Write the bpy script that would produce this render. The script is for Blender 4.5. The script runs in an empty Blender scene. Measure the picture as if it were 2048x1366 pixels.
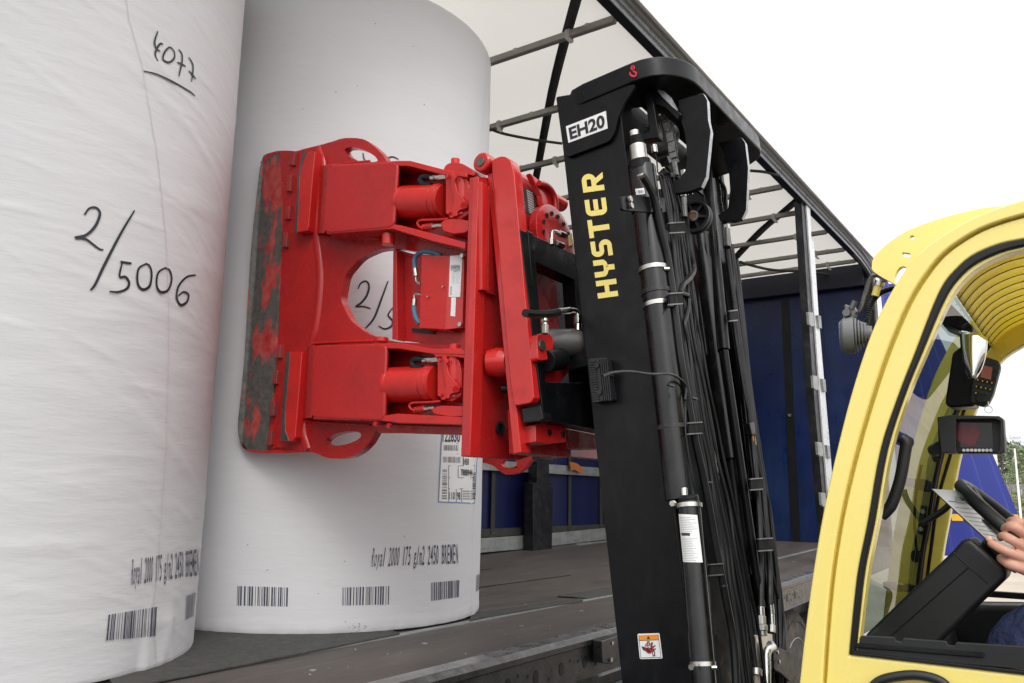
import bpy, bmesh, math, random
import numpy as np
from math import sin, cos, pi, radians, sqrt, atan2, hypot
from mathutils import Vector, Matrix
from mathutils.geometry import tessellate_polygon
random.seed(7)
sc = bpy.context.scene
COL = sc.collection
V3 = Vector
# ---------------------------------------------------------------- camera
YAW, PIT, ROL, FPX = 0.605839919, 0.180772792, 0.0166258803, 1669.70582
CAM = V3((0, 0, 1.73))
_f = V3((cos(PIT)*cos(YAW), cos(PIT)*sin(YAW), sin(PIT)))
_r = V3((sin(YAW), -cos(YAW), 0)); _u = _r.cross(_f)
RR = cos(ROL)*_r + sin(ROL)*_u; UU = -sin(ROL)*_r + cos(ROL)*_u; FF = _f
cd = bpy.data.cameras.new('camera'); cam = bpy.data.objects.new('camera', cd); COL.objects.link(cam)
cd.sensor_width = 36; cd.lens = FPX/2048*36; cd.clip_start = 0.05; cd.clip_end = 2000
cam.matrix_world = Matrix(((RR.x, UU.x, -FF.x, CAM.x), (RR.y, UU.y, -FF.y, CAM.y), (RR.z, UU.z, -FF.z, CAM.z), (0, 0, 0, 1)))
sc.camera = cam
# ---------------------------------------------------------------- world, sun, exposure
SUN_EL, SUN_AZ = radians(44), radians(224)     # azimuth measured from +X towards +Y
w = bpy.data.worlds.new('World'); sc.world = w; w.use_nodes = True
nt = w.node_tree; bg = nt.nodes['Background']
sky = nt.nodes.new('ShaderNodeTexSky'); sky.sky_type = 'NISHITA'; sky.sun_disc = False
sky.sun_elevation = SUN_EL; sky.sun_rotation = radians(90) - SUN_AZ
sky.air_density = 1.0; sky.dust_density = 6.0; sky.ozone_density = 1.0
hs = nt.nodes.new('ShaderNodeHueSaturation'); hs.inputs['Saturation'].default_value = 0.10
hs.inputs['Value'].default_value = 1.0
mx = nt.nodes.new('ShaderNodeMix'); mx.data_type = 'RGBA'; mx.inputs[0].default_value = 0.62
geo = nt.nodes.new('ShaderNodeTexCoord'); sep = nt.nodes.new('ShaderNodeSeparateXYZ'); nt.links.new(geo.outputs['Generated'], sep.inputs[0])
cr = nt.nodes.new('ShaderNodeValToRGB'); cr.color_ramp.elements[0].position = 0.0; cr.color_ramp.elements[0].color = (.42, .425, .435, 1)
cr.color_ramp.elements[1].position = 1.0; cr.color_ramp.elements[1].color = (1, 1, 1, 1)    # overcast: the zenith is brighter than the horizon
nt.links.new(sep.outputs['Z'], cr.inputs[0])
vm = nt.nodes.new('ShaderNodeVectorMath'); vm.operation = 'SCALE'; vm.inputs['Scale'].default_value = 24.0; nt.links.new(cr.outputs[0], vm.inputs[0]); nt.links.new(vm.outputs[0], mx.inputs[7])
nt.links.new(sky.outputs[0], hs.inputs['Color']); nt.links.new(hs.outputs[0], mx.inputs[6])
nt.links.new(mx.outputs[2], bg.inputs[0]); bg.inputs[1].default_value = 0.138
sd = bpy.data.lights.new('sun', 'SUN'); sd.energy = 0.65; sd.angle = radians(20); sd.color = (1, .965, .92)
sun = bpy.data.objects.new('sun', sd); COL.objects.link(sun)
sdir = V3((cos(SUN_EL)*cos(SUN_AZ), cos(SUN_EL)*sin(SUN_AZ), sin(SUN_EL)))
sun.rotation_euler = (-sdir).to_track_quat('-Z', 'Y').to_euler()
sc.view_settings.view_transform = 'Standard'; sc.view_settings.look = 'None'
sc.view_settings.exposure = 0.0; sc.view_settings.gamma = 1
try:
    sc.cycles.max_bounces = 8; sc.cycles.transparent_max_bounces = 12
except Exception: pass
# ---------------------------------------------------------------- pixel rays onto real planes
def ray(x, y): return RR*((x-1024)/FPX) + UU*((683-y)/FPX) + FF
TA = radians(7.1)
U = V3((0, sin(TA), cos(TA))); V = V3((0, cos(TA), -sin(TA)))      # mast: up, forward
class Pl:
    def __init__(s, n, d): s.n = V3(n).normalized(); s.d = d
    def __call__(s, x, y):
        r = ray(x, y); return CAM + r*((s.d - CAM.dot(s.n))/r.dot(s.n))
    def nrm(s, p): return s.n if (CAM-p).dot(s.n) > 0 else -s.n
def SX(x): return Pl((1, 0, 0), x)
def SY(y): return Pl((0, 1, 0), y)
def SZ(z): return Pl((0, 0, 1), z)
def SF(f): return Pl(V, f)
def SU(u): return Pl(U, u)
def px_size(p): return (p-CAM).dot(FF)/FPX                          # metres per photo pixel at p
# ---------------------------------------------------------------- materials
def new_mat(name):
    m = bpy.data.materials.new(name); m.use_nodes = True
    return m, m.node_tree, m.node_tree.nodes['Principled BSDF']
def N(nt, t, **k):
    n = nt.nodes.new(t)
    for a, b in k.items(): setattr(n, a, b)
    return n
def ramp(nt, src, stops):
    r = N(nt, 'ShaderNodeValToRGB'); nt.links.new(src, r.inputs[0])
    e = r.color_ramp.elements
    while len(e) < len(stops): e.new(.5)
    for i, (p, c) in enumerate(stops):
        e[i].position = p; e[i].color = (c, c, c, 1) if not hasattr(c, '__len__') else (*c, 1)
    return r
def noise(nt, scale, detail=4, rough=.55, stretch=None, co='Object'):
    tc = N(nt, 'ShaderNodeTexCoord'); n = N(nt, 'ShaderNodeTexNoise')
    n.inputs['Scale'].default_value = scale; n.inputs['Detail'].default_value = detail; n.inputs['Roughness'].default_value = rough
    mp = N(nt, 'ShaderNodeMapping'); nt.links.new(tc.outputs[co], mp.inputs[0]); nt.links.new(mp.outputs[0], n.inputs['Vector'])
    if stretch: mp.inputs['Scale'].default_value = stretch
    return n
def bump(nt, bs, src, strength, dist=.002, prev=None):
    b = N(nt, 'ShaderNodeBump'); b.inputs['Strength'].default_value = strength; b.inputs['Distance'].default_value = dist
    nt.links.new(src, b.inputs['Height'])
    if prev: nt.links.new(prev.outputs[0], b.inputs['Normal'])
    nt.links.new(b.outputs[0], bs.inputs['Normal']); return b
def pm(name, col, rough=.5, metal=0, var=.15, vs=6, dirt=None, dirt_amt=.5, dirt_s=8, bmp=.15, bs_=60, spec=.5, coat=0, dstretch=None, rvar=.12):
    m, nt, bs = new_mat(name)
    bs.inputs['Metallic'].default_value = metal; bs.inputs['Specular IOR Level'].default_value = spec
    bs.inputs['Coat Weight'].default_value = coat; bs.inputs['Coat Roughness'].default_value = .12
    n = noise(nt, vs)
    c0 = tuple(c*(1-var) for c in col); c1 = tuple(min(1, c*(1+var)) for c in col)
    r = ramp(nt, n.outputs[0], [(.3, c0), (.7, c1)]); out = r.outputs[0]
    if dirt:
        n2 = noise(nt, dirt_s, 8, .7, dstretch); r2 = ramp(nt, n2.outputs[0], [(.5, 0), (.72, dirt_amt)])
        mx = N(nt, 'ShaderNodeMix', data_type='RGBA'); nt.links.new(r2.outputs[0], mx.inputs[0])
        nt.links.new(out, mx.inputs[6]); mx.inputs[7].default_value = (*dirt, 1); out = mx.outputs[2]
    nt.links.new(out, bs.inputs['Base Color'])
    n3 = noise(nt, vs*3, 6); rr = ramp(nt, n3.outputs[0], [(.3, max(.02, rough-rvar)), (.7, min(1, rough+rvar))])
    nt.links.new(rr.outputs[0], bs.inputs['Roughness'])
    if bmp: bump(nt, bs, noise(nt, bs_, 5).outputs[0], bmp)
    return m
def glass(name, tint=(.9, .95, .93), rough=0.0, alpha=.9):
    m, nt, bs = new_mat(name)
    for l in list(nt.links): nt.links.remove(l)
    tr = N(nt, 'ShaderNodeBsdfTransparent'); tr.inputs[0].default_value = (*tint, 1)
    gl = N(nt, 'ShaderNodeBsdfGlossy'); gl.inputs['Roughness'].default_value = .01
    lw = N(nt, 'ShaderNodeLayerWeight'); lw.inputs[0].default_value = .5
    pw = N(nt, 'ShaderNodeMath', operation='POWER'); nt.links.new(lw.outputs['Facing'], pw.inputs[0]); pw.inputs[1].default_value = 5
    ma = N(nt, 'ShaderNodeMath', operation='MULTIPLY_ADD'); nt.links.new(pw.outputs[0], ma.inputs[0]); ma.inputs[1].default_value = .85; ma.inputs[2].default_value = .05
    ms = N(nt, 'ShaderNodeMixShader')
    nt.links.new(ma.outputs[0], ms.inputs[0]); nt.links.new(tr.outputs[0], ms.inputs[1]); nt.links.new(gl.outputs[0], ms.inputs[2])
    nt.links.new(ms.outputs[0], nt.nodes['Material Output'].inputs[0]); return m

RED = pm('red_paint', (.42, .013, .013), .27, spec=.35, var=.06, dirt=(.14, .010, .010), dirt_amt=.35, dirt_s=4, bmp=.05, bs_=30, coat=.25)
REDF = pm('red_enamel', (.53, .018, .015), .22, spec=.4, var=.06, dirt=(.16, .01, .01), dirt_amt=.3, dirt_s=9, bmp=.04, bs_=50, coat=.15)
BLK = pm('black_paint', (.0045, .0048, .0060), .34, var=.3, spec=.20, dirt=(.022, .021, .021), dirt_amt=.4, dirt_s=14, bmp=.12, bs_=90)
MASTM = pm('rubbed_black_mast_paint', (.0045, .0048, .0060), .36, var=.3, spec=.22, dirt=(.022, .021, .021), dirt_amt=.3, dirt_s=14, dstretch=(1, 2, .6), bmp=.15, bs_=60)
BLKG = pm('black_gloss_tube', (.005, .005, .006), .22, var=.2, dirt=(.03, .03, .03), dirt_amt=.4, dirt_s=16, bmp=.04)
RUB = pm('black_rubber', (.008, .008, .009), .42, spec=.35, var=.3, bmp=.2, bs_=150)
SLEEVE = pm('woven_sleeve', (.016, .016, .018), .5, var=.3, bmp=.0)
PLA = pm('black_plastic', (.012, .013, .014), .42, var=.15, bmp=.35, bs_=500)
GREASE = pm('greasy_steel', (.018, .017, .015), .5, var=.5, vs=30, dirt=(.07, .065, .055), dirt_amt=.7, dirt_s=60, bmp=.8, bs_=70)
STEEL = pm('zinc_steel', (.55, .54, .50), .30, metal=1, var=.15, dirt=(.25, .23, .2), dirt_amt=.5, dirt_s=40, bmp=.1)
EDGE = pm('sawn_steel_edge', (.42, .43, .45), .42, metal=.8, var=.25, vs=60, bmp=.5, bs_=160)
DKST = pm('dark_steel', (.15, .15, .145), .4, metal=.8, var=.3, dirt=(.03, .025, .02), dirt_amt=.6, dirt_s=30, bmp=.2)
DGREY = pm('grey_cylinder_paint', (.060, .057, .052), .42, var=.3, dirt=(.10, .095, .085), dirt_amt=.5, dirt_s=20, bmp=.2)
ALU = pm('dull_aluminium', (.36, .37, .36), .5, metal=.55, var=.18, vs=10, dirt=(.12, .11, .09), dirt_amt=.6, dirt_s=10, bmp=.15, dstretch=(.4, 1, 2))
GALV = pm('galvanised_rail', (.085, .083, .08), .34, metal=.75, var=.25, vs=14, dirt=(.06, .05, .045), dirt_amt=.75, dirt_s=9, bmp=.3, bs_=40)
DKRAIL = pm('dark_rail', (.014, .014, .016), .4, metal=.3, var=.2, dirt=(.09, .09, .09), dirt_amt=.4, dirt_s=12, bmp=.1)
YEL = pm('yellow_paint', (.92, .76, .22), .26, var=.012, vs=3, bmp=.0, coat=.5)
YELD = pm('yellow_roof_paint', (.88, .72, .12), .28, var=.03, bmp=.0, coat=.4)
WHT = pm('white_sticker', (.80, .80, .79), .4, var=.03, bmp=0)
SILV = pm('silver_label', (.62, .62, .62), .3, metal=.3, var=.05, bmp=0)
INK = pm('black_ink', (.012, .012, .018), .5, var=.1, bmp=0)
INKG = pm('printed_grey_ink', (.055, .055, .085), .6, var=.5, vs=90, bmp=0)
LINK = pm('label_print', (.03, .03, .03), .5, var=.1, bmp=0)
GPRT = pm('fine_grey_print', (.32, .32, .33), .5, var=.1, bmp=0)
YTXT = pm('yellow_letter', (.88, .72, .20), .4, var=.03, bmp=0)
ORG = pm('orange_sticker', (.85, .28, .02), .4, var=.03, bmp=0)
RSTK = pm('red_sticker', (.62, .02, .04), .4, var=.05, bmp=0)
BLUH = pm('blue_hose', (.05, .16, .26), .45, var=.2, bmp=.2)
BLUL = pm('blue_line', (.05, .25, .5), .5, var=.05, bmp=0)
STRAPO = pm('orange_webbing', (.45, .13, .03), .7, var=.2, bmp=.3)
SKIN = pm('skin', (.62, .33, .24), .45, var=.10, vs=25, bmp=.25, bs_=120)
SKIN.node_tree.nodes['Principled BSDF'].inputs['Subsurface Weight'].default_value = .15
SKIN.node_tree.nodes['Principled BSDF'].inputs['Subsurface Radius'].default_value = (.02, .008, .005)
NAIL = pm('finger_nail', (.70, .42, .36), .25, var=.05, bmp=0)
NAVY = pm('navy_cloth', (.012, .02, .07), .85, var=.25, vs=14, bmp=1.0, bs_=16)
NAVY.node_tree.nodes['Bump'].inputs['Distance'].default_value = .03
HAIR = pm('brown_hair', (.05, .03, .02), .6, var=.3, vs=60, bmp=.6, bs_=100)
TYRE = pm('tyre_rubber', (.045, .040, .036), .8, var=.25, dirt=(.14, .115, .09), dirt_amt=.8, dirt_s=10, bmp=.3)
RIMM = pm('grey_rim', (.45, .45, .44), .45, metal=.3, var=.1, dirt=(.15, .12, .1), dirt_amt=.6, bmp=.1)
MIRR = pm('mirror_glass', (.85, .87, .87), .04, metal=1, var=.02, bmp=0, rvar=.0)
LENS = pm('lamp_lens', (.5, .52, .55), .1, metal=.6, var=.1, bmp=0)
LGREY = pm('grey_lamp_housing', (.15, .155, .16), .5, var=.1, bmp=.1)
SCRN = pm('dark_screen', (.02, .015, .016), .12, var=.1, bmp=0)
SCRR = pm('reddish_lcd', (.40, .10, .07), .2, var=.1, bmp=0)
SCRC = pm('screen_crimson', (.16, .02, .03), .3, var=.3, bmp=0)
PAPR = pm('white_sheet', (.82, .81, .79), .6, var=.02, bmp=.05)
BROWN = pm('brown_wood', (.22, .12, .07), .5, var=.2, bmp=.1)
YTAPE = pm('yellow_tape', (.75, .42, .02), .5, var=.1, bmp=.1)
LEAF = None

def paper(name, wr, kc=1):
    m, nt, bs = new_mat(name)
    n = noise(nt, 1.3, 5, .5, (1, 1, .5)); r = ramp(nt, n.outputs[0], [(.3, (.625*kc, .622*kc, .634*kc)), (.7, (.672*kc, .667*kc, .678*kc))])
    n2 = noise(nt, 26, 6, .8); r2 = ramp(nt, n2.outputs[0], [(.735, 0), (.78, .35)])
    mxx = N(nt, 'ShaderNodeMix', data_type='RGBA'); nt.links.new(r2.outputs[0], mxx.inputs[0]); nt.links.new(r.outputs[0], mxx.inputs[6])
    mxx.inputs[7].default_value = (.42, .38, .34, 1); nt.links.new(mxx.outputs[2], bs.inputs['Base Color'])
    bs.inputs['Roughness'].default_value = .62; bs.inputs['Specular IOR Level'].default_value = .35
    a = bump(nt, bs, noise(nt, 2.2, 5, .5, (1, 1, 3.2)).outputs[0], wr, .010)
    b = bump(nt, bs, noise(nt, 7, 7, .62, (1, 1, 4.0)).outputs[0], wr, .005, a)
    bump(nt, bs, noise(nt, 90, 4, .6).outputs[0], .12, .001, b)
    return m
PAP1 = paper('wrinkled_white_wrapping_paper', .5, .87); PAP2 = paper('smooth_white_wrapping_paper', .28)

def deckmat():
    m, nt, bs = new_mat('worn_brown_plywood')
    n = noise(nt, 3.5, 8, .65, (.35, 1.4, 1)); r = ramp(nt, n.outputs[0], [(.25, (.034, .029, .026)), (.45, (.072, .060, .053)), (.6, (.084, .071, .063)), (.78, (.150, .131, .119))])
    n2 = noise(nt, 22, 8, .75, (.15, 1, 1)); r2 = ramp(nt, n2.outputs[0], [(.52, 0), (.75, .5)])
    mxx = N(nt, 'ShaderNodeMix', data_type='RGBA'); nt.links.new(r2.outputs[0], mxx.inputs[0]); nt.links.new(r.outputs[0], mxx.inputs[6])
    mxx.inputs[7].default_value = (.20, .17, .155, 1); nt.links.new(mxx.outputs[2], bs.inputs['Base Color'])
    bs.inputs['Roughness'].default_value = .6
    bump(nt, bs, noise(nt, 60, 6).outputs[0], .3, .002); return m
DECK = deckmat()
def tarp(name, col, trans, amt, rough=.5, bm=.3):
    m, nt, bs = new_mat(name)
    n = noise(nt, 1.5, 5, .55); r = ramp(nt, n.outputs[0], [(.3, tuple(c*.9 for c in col)), (.7, tuple(min(1, c*1.07) for c in col))])
    nt.links.new(r.outputs[0], bs.inputs['Base Color']); bs.inputs['Roughness'].default_value = rough
    b = bump(nt, bs, noise(nt, 1.6, 4, .5, (1, 1, .25)).outputs[0], bm, .03)
    t = N(nt, 'ShaderNodeBsdfTranslucent'); t.inputs[0].default_value = (*trans, 1)
    nt.links.new(b.outputs[0], t.inputs['Normal'])
    ms = N(nt, 'ShaderNodeMixShader'); ms.inputs[0].default_value = amt
    nt.links.new(bs.outputs[0], ms.inputs[1]); nt.links.new(t.outputs[0], ms.inputs[2])
    nt.links.new(ms.outputs[0], nt.nodes['Material Output'].inputs[0]); return m
ROOFT = tarp('translucent_roof_tarp', (.60, .58, .55), (.60, .575, .535), .50, .55, .12)
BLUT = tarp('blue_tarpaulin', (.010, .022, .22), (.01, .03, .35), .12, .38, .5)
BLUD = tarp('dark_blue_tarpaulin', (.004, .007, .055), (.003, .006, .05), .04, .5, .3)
BLUW = pm('blue_front_wall', (.0030, .014, .075), .34, var=.35, vs=1.2, dirt=(.020, .052, .115), dirt_amt=.6, dirt_s=2.2, dstretch=(1, 1, .12), bmp=0)
def padmat():
    m, nt, bs = new_mat('worn_pad_facing')
    n = noise(nt, 9, 9, .62, (1, 1, .45)); at_ = N(nt, 'ShaderNodeAttribute'); at_.attribute_name = 'across'
    mm_ = N(nt, 'ShaderNodeMath', operation='MULTIPLY'); nt.links.new(at_.outputs['Fac'], mm_.inputs[0]); mm_.inputs[1].default_value = .16
    ad_ = N(nt, 'ShaderNodeMath', operation='ADD'); nt.links.new(n.outputs[0], ad_.inputs[0]); nt.links.new(mm_.outputs[0], ad_.inputs[1]); mk = ramp(nt, ad_.outputs[0], [(.565, 0), (.60, 1)])
    n2 = noise(nt, 40, 8, .7); r = ramp(nt, n2.outputs[0], [(.3, (.050, .047, .043)), (.7, (.145, .138, .125))])
    n3 = noise(nt, 26, 8, .7); rr = ramp(nt, n3.outputs[0], [(.35, (.36, .012, .012)), (.65, (.50, .10, .085))])
    a = N(nt, 'ShaderNodeMix', data_type='RGBA'); nt.links.new(mk.outputs[0], a.inputs[0]); nt.links.new(r.outputs[0], a.inputs[6]); nt.links.new(rr.outputs[0], a.inputs[7])
    nt.links.new(a.outputs[2], bs.inputs['Base Color']); bs.inputs['Roughness'].default_value = .55
    bump(nt, bs, n2.outputs[0], .4, .002); return m
PAD = padmat()
def groundmat():
    m, nt, bs = new_mat('sandy_yard')
    n = noise(nt, .35, 8, .6); r = ramp(nt, n.outputs[0], [(.3, (.30, .25, .19)), (.55, (.44, .38, .31)), (.8, (.34, .30, .24))])
    nt.links.new(r.outputs[0], bs.inputs['Base Color']); bs.inputs['Roughness'].default_value = .95
    bump(nt, bs, noise(nt, 12, 8, .7).outputs[0], .6, .03); return m
GRD = groundmat()
ASPH = pm('asphalt', (.05, .05, .05), .85, var=.3, vs=3, dirt=(.12, .11, .09), dirt_amt=.5, dirt_s=2, bmp=.6, bs_=90)
# ---------------------------------------------------------------- mesh tools
W = {}
def catmull(pts, n=6):
    pts = [V3(p) for p in pts]
    if len(pts) < 3: return pts
    P = [pts[0]*2-pts[1]] + pts + [pts[-1]*2-pts[-2]]; out = []
    for i in range(1, len(P)-2):
        a, b, c, d = P[i-1:i+3]
        for k in range(n):
            t = k/n
            out.append(.5*((2*b) + (c-a)*t + (2*a-5*b+4*c-d)*t*t + (3*b-a-3*c+d)*t**3))
    out.append(pts[-1]); return out
def cat2(pts, n=6):
    return [(p.x, p.y) for p in catmull([V3((x, y, 0)) for x, y in pts], n)]
class MB:
    def __init__(s): s.v = []; s.f = []; s.mi = []; s.cur = 0
    def add(s, vs, fs):
        o = len(s.v); s.v += [tuple(v) for v in vs]; s.f += [tuple(i+o for i in f) for f in fs]; s.mi += [s.cur]*len(fs); return s
    def prism(s, pts, off, holes=()):
        off = V3(off); loops = [[V3(p) for p in pts]] + [[V3(p) for p in h] for h in holes]
        flat = [p for l in loops for p in l]; tris = tessellate_polygon(loops) if holes else [tuple(range(len(flat)))]; n = len(flat); fs = []
        fs += [tuple(t) for t in tris] + [tuple(i+n for i in reversed(t)) for t in tris]
        k = 0
        for l in loops:
            m = len(l)
            for i in range(m): fs.append((k+i, k+(i+1) % m, n+k+(i+1) % m, n+k+i))
            k += m
        return s.add(flat + [p+off for p in flat], fs)
    def box(s, lo, hi):
        x0, y0, z0 = lo; x1, y1, z1 = hi
        return s.prism([(x0, y0, z0), (x1, y0, z0), (x1, y1, z0), (x0, y1, z0)], (0, 0, z1-z0))
    def obox(s, c, ax, hs):
        c = V3(c); a, b, d = [V3(q).normalized()*h for q, h in zip(ax, hs)]
        return s.prism([c-a-b-d, c+a-b-d, c+a+b-d, c-a+b-d], d*2)
    def tube(s, pts, r, seg=10, caps=True, radii=None, flat=None):
        pts = [V3(p) for p in pts]; n = len(pts); R = radii or [r]*n
        T = [(pts[min(i+1, n-1)]-pts[max(i-1, 0)]).normalized() for i in range(n)]
        a = T[0].orthogonal().normalized(); vs = []
        for i in range(n):
            a = (a - T[i]*a.dot(T[i])).normalized(); b = T[i].cross(a)
            for k in range(seg):
                t = 2*pi*k/seg; vs.append(pts[i] + a*(cos(t)*R[i]) + b*(sin(t)*R[i]))
        fs = [(i*seg+k, i*seg+(k+1) % seg, (i+1)*seg+(k+1) % seg, (i+1)*seg+k) for i in range(n-1) for k in range(seg)]
        if caps: fs += [tuple(reversed(range(seg))), tuple((n-1)*seg+k for k in range(seg))]
        return s.add(vs, fs)
    def cyl(s, p0, p1, r, r1=None, seg=24): return s.tube([p0, p1], r, seg, radii=[r, r if r1 is None else r1])
    def lathe(s, p, ax, prof, seg=28):          # prof: (distance along axis, radius)
        p = V3(p); ax = V3(ax).normalized(); a = ax.orthogonal().normalized(); b = ax.cross(a); vs = []
        for h, r in prof:
            for k in range(seg):
                t = 2*pi*k/seg; vs.append(p+ax*h+a*(cos(t)*r)+b*(sin(t)*r))
        m = len(prof)
        fs = [(i*seg+k, i*seg+(k+1) % seg, (i+1)*seg+(k+1) % seg, (i+1)*seg+k) for i in range(m-1) for k in range(seg)]
        fs += [tuple(reversed(range(seg))), tuple((m-1)*seg+k for k in range(seg))]
        return s.add(vs, fs)
    def ring(s, p, ax, R, r, seg=40, sec=10, a0=0, a1=2*pi):
        p = V3(p); ax = V3(ax).normalized(); a = ax.orthogonal().normalized(); b = ax.cross(a)
        pts = [p+a*(cos(a0+(a1-a0)*k/seg)*R)+b*(sin(a0+(a1-a0)*k/seg)*R) for k in range(seg+1)]
        return s.tube(pts, r, sec)
    def hexn(s, p, ax, r, h): return s.cyl(p, V3(p)+V3(ax).normalized()*h, r, seg=6)
    def ball(s, p, r, seg=12, sc3=(1, 1, 1)):
        p = V3(p); vs = []; m = seg//2
        for i in range(m+1):
            ph = pi*i/m
            for k in range(seg):
                t = 2*pi*k/seg; vs.append(p+V3((sin(ph)*cos(t)*r*sc3[0], sin(ph)*sin(t)*r*sc3[1], cos(ph)*r*sc3[2])))
        return s.add(vs, [(i*seg+k, (i+1)*seg+k, (i+1)*seg+(k+1) % seg, i*seg+(k+1) % seg) for i in range(m) for k in range(seg)])
    def ribbon(s, pts, nrms, wd):
        n = len(pts); vs = []
        for i in range(n):
            t = (pts[min(i+1, n-1)]-pts[max(i-1, 0)]).normalized(); sd_ = t.cross(nrms[i]).normalized()
            ww = wd[i] if hasattr(wd, '__len__') else wd
            vs += [pts[i]-sd_*ww/2, pts[i]+sd_*ww/2]
        return s.add(vs, [(2*i, 2*i+1, 2*i+3, 2*i+2) for i in range(n-1)])
    def build(s, name, mat, parent=None, bev=0, smooth=35, seg=2):
        me = bpy.data.meshes.new(name); vs = s.v; off = V3((0, 0, 0))
        if parent is None and vs:
            xs = [v[0] for v in vs]; ys = [v[1] for v in vs]; zs = [v[2] for v in vs]
            off = V3(((min(xs)+max(xs))/2, (min(ys)+max(ys))/2, min(zs))); vs = [tuple(V3(v)-off) for v in vs]
        me.from_pydata(vs, [], s.f)
        ms = mat if isinstance(mat, (list, tuple)) else [mat]
        for q in ms: me.materials.append(q)
        if len(ms) > 1: me.polygons.foreach_set('material_index', s.mi)
        bm = bmesh.new(); bm.from_mesh(me)
        bmesh.ops.remove_doubles(bm, verts=bm.verts, dist=1e-6)
        bmesh.ops.recalc_face_normals(bm, faces=bm.faces); bm.to_mesh(me); bm.free()
        me.polygons.foreach_set('use_smooth', [True]*len(me.polygons)); me.set_sharp_from_angle(angle=radians(smooth)); me.update()
        o = bpy.data.objects.new(name, me); COL.objects.link(o)
        if parent is None: o.location = off; W[o.name] = Matrix.Translation(off)
        else:
            o.parent = parent; o.matrix_parent_inverse = W[parent.name].inverted(); W[o.name] = Matrix.Identity(4)
        if bev:
            b = o.modifiers.new('bevel', 'BEVEL'); b.width = bev; b.segments = seg; b.limit_method = 'ANGLE'; b.angle_limit = radians(40); b.harden_normals = True
        return o
def split_loose(o):
    me = o.data; n = len(me.vertices); par = list(range(n))
    def f(a):
        while par[a] != a: par[a] = par[par[a]]; a = par[a]
        return a
    for e in me.edges:
        a, b = f(e.vertices[0]), f(e.vertices[1])
        if a != b: par[a] = b
    g_ = {}
    for p in me.polygons: g_.setdefault(f(p.vertices[0]), []).append(p)
    if len(g_) < 2: return [o]
    out = []; co = [v.co.copy() for v in me.vertices]
    for polys in g_.values():
        ix = {}; vs = []; fs = []
        for p in polys:
            q = []
            for v in p.vertices:
                if v not in ix: ix[v] = len(vs); vs.append(co[v])
                q.append(ix[v])
            fs.append(q)
        m2 = bpy.data.meshes.new(o.name.split('.')[0]); m2.from_pydata(vs, [], fs)
        for q in me.materials: m2.materials.append(q)
        m2.polygons.foreach_set('use_smooth', [True]*len(fs)); m2.set_sharp_from_angle(angle=radians(35)); m2.update()
        c = o.copy(); c.data = m2; COL.objects.link(c); W[c.name] = W[o.name]; out.append(c)
    bpy.data.objects.remove(o); return out
def thing(name, label, cat, loc, group=None):
    o = bpy.data.objects.new(name, None); COL.objects.link(o); o.location = loc; o.empty_display_size = .1
    o['label'] = label; o['category'] = cat; W[o.name] = Matrix.Translation(V3(loc))
    if group: o['group'] = group
    return o
def tag(o, label=None, cat=None, group=None, kind=None):
    for k, v in (('label', label), ('category', cat), ('group', group), ('kind', kind)):
        if v: o[k] = v
    return o
def PX(S, pts): return [S(x, y) for x, y in pts]
def plate(name, mat, parent, S, pts, th, holes=(), bev=.003, off=None, seg=2):
    """polygon read on plane S, thickness th away from the viewer (negative: towards)"""
    o = off or (-S.nrm(S(*pts[0])))*th
    return MB().prism(PX(S, pts), o, [PX(S, h) for h in holes]).build(name, mat, parent, bev, seg=seg)
def ell(cx, cy, rx, ry, ang=0, n=28, a0=0, a1=360):
    ca, sa = cos(radians(ang)), sin(radians(ang)); out = []
    for k in range(n):
        t = radians(a0+(a1-a0)*k/n); x, y = cos(t)*rx, sin(t)*ry; out.append((cx+x*ca-y*sa, cy+x*sa+y*ca))
    return out
def arcs(pts, r=8, n=5, idx=None):
    """round the corners of a pixel polygon"""
    out = []; m = len(pts)
    for i, p in enumerate(pts):
        if idx is not None and i not in idx: out.append(p); continue
        a, b = pts[i-1], pts[(i+1) % m]; da = hypot(a[0]-p[0], a[1]-p[1]); db = hypot(b[0]-p[0], b[1]-p[1])
        q = min(r, da*.45, db*.45); s_ = (p[0]+(a[0]-p[0])/da*q, p[1]+(a[1]-p[1])/da*q); e = (p[0]+(b[0]-p[0])/db*q, p[1]+(b[1]-p[1])/db*q)
        for k in range(n+1):
            t = k/n; out.append(((1-t)**2*s_[0]+2*t*(1-t)*p[0]+t*t*e[0], (1-t)**2*s_[1]+2*t*(1-t)*p[1]+t*t*e[1]))
    return out
_tc = {}
def glyphs(txt, bold=0, shear=0):
    k = (txt, bold, shear)
    if k not in _tc:
        c = bpy.data.curves.new('t', 'FONT'); c.body = txt; c.offset = bold; c.shear = shear; c.resolution_u = 3
        o = bpy.data.objects.new('t', c); COL.objects.link(o)
        me = bpy.data.meshes.new_from_object(o.evaluated_get(bpy.context.evaluated_depsgraph_get()))
        vs = [tuple(v.co) for v in me.vertices]; fs = [tuple(p.vertices) for p in me.polygons]
        bpy.data.objects.remove(o); bpy.data.curves.remove(c); bpy.data.meshes.remove(me); _tc[k] = (vs, fs)
    return _tc[k]
def quad(q, u, v):       # q: bottom-left, bottom-right, top-right, top-left (pixels)
    return tuple((1-u)*(1-v)*q[0][i]+u*(1-v)*q[1][i]+u*v*q[2][i]+(1-u)*v*q[3][i] for i in (0, 1))
def lift(S, x, y, e):
    p = S(x, y); return p + S.nrm(p)*e
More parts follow.
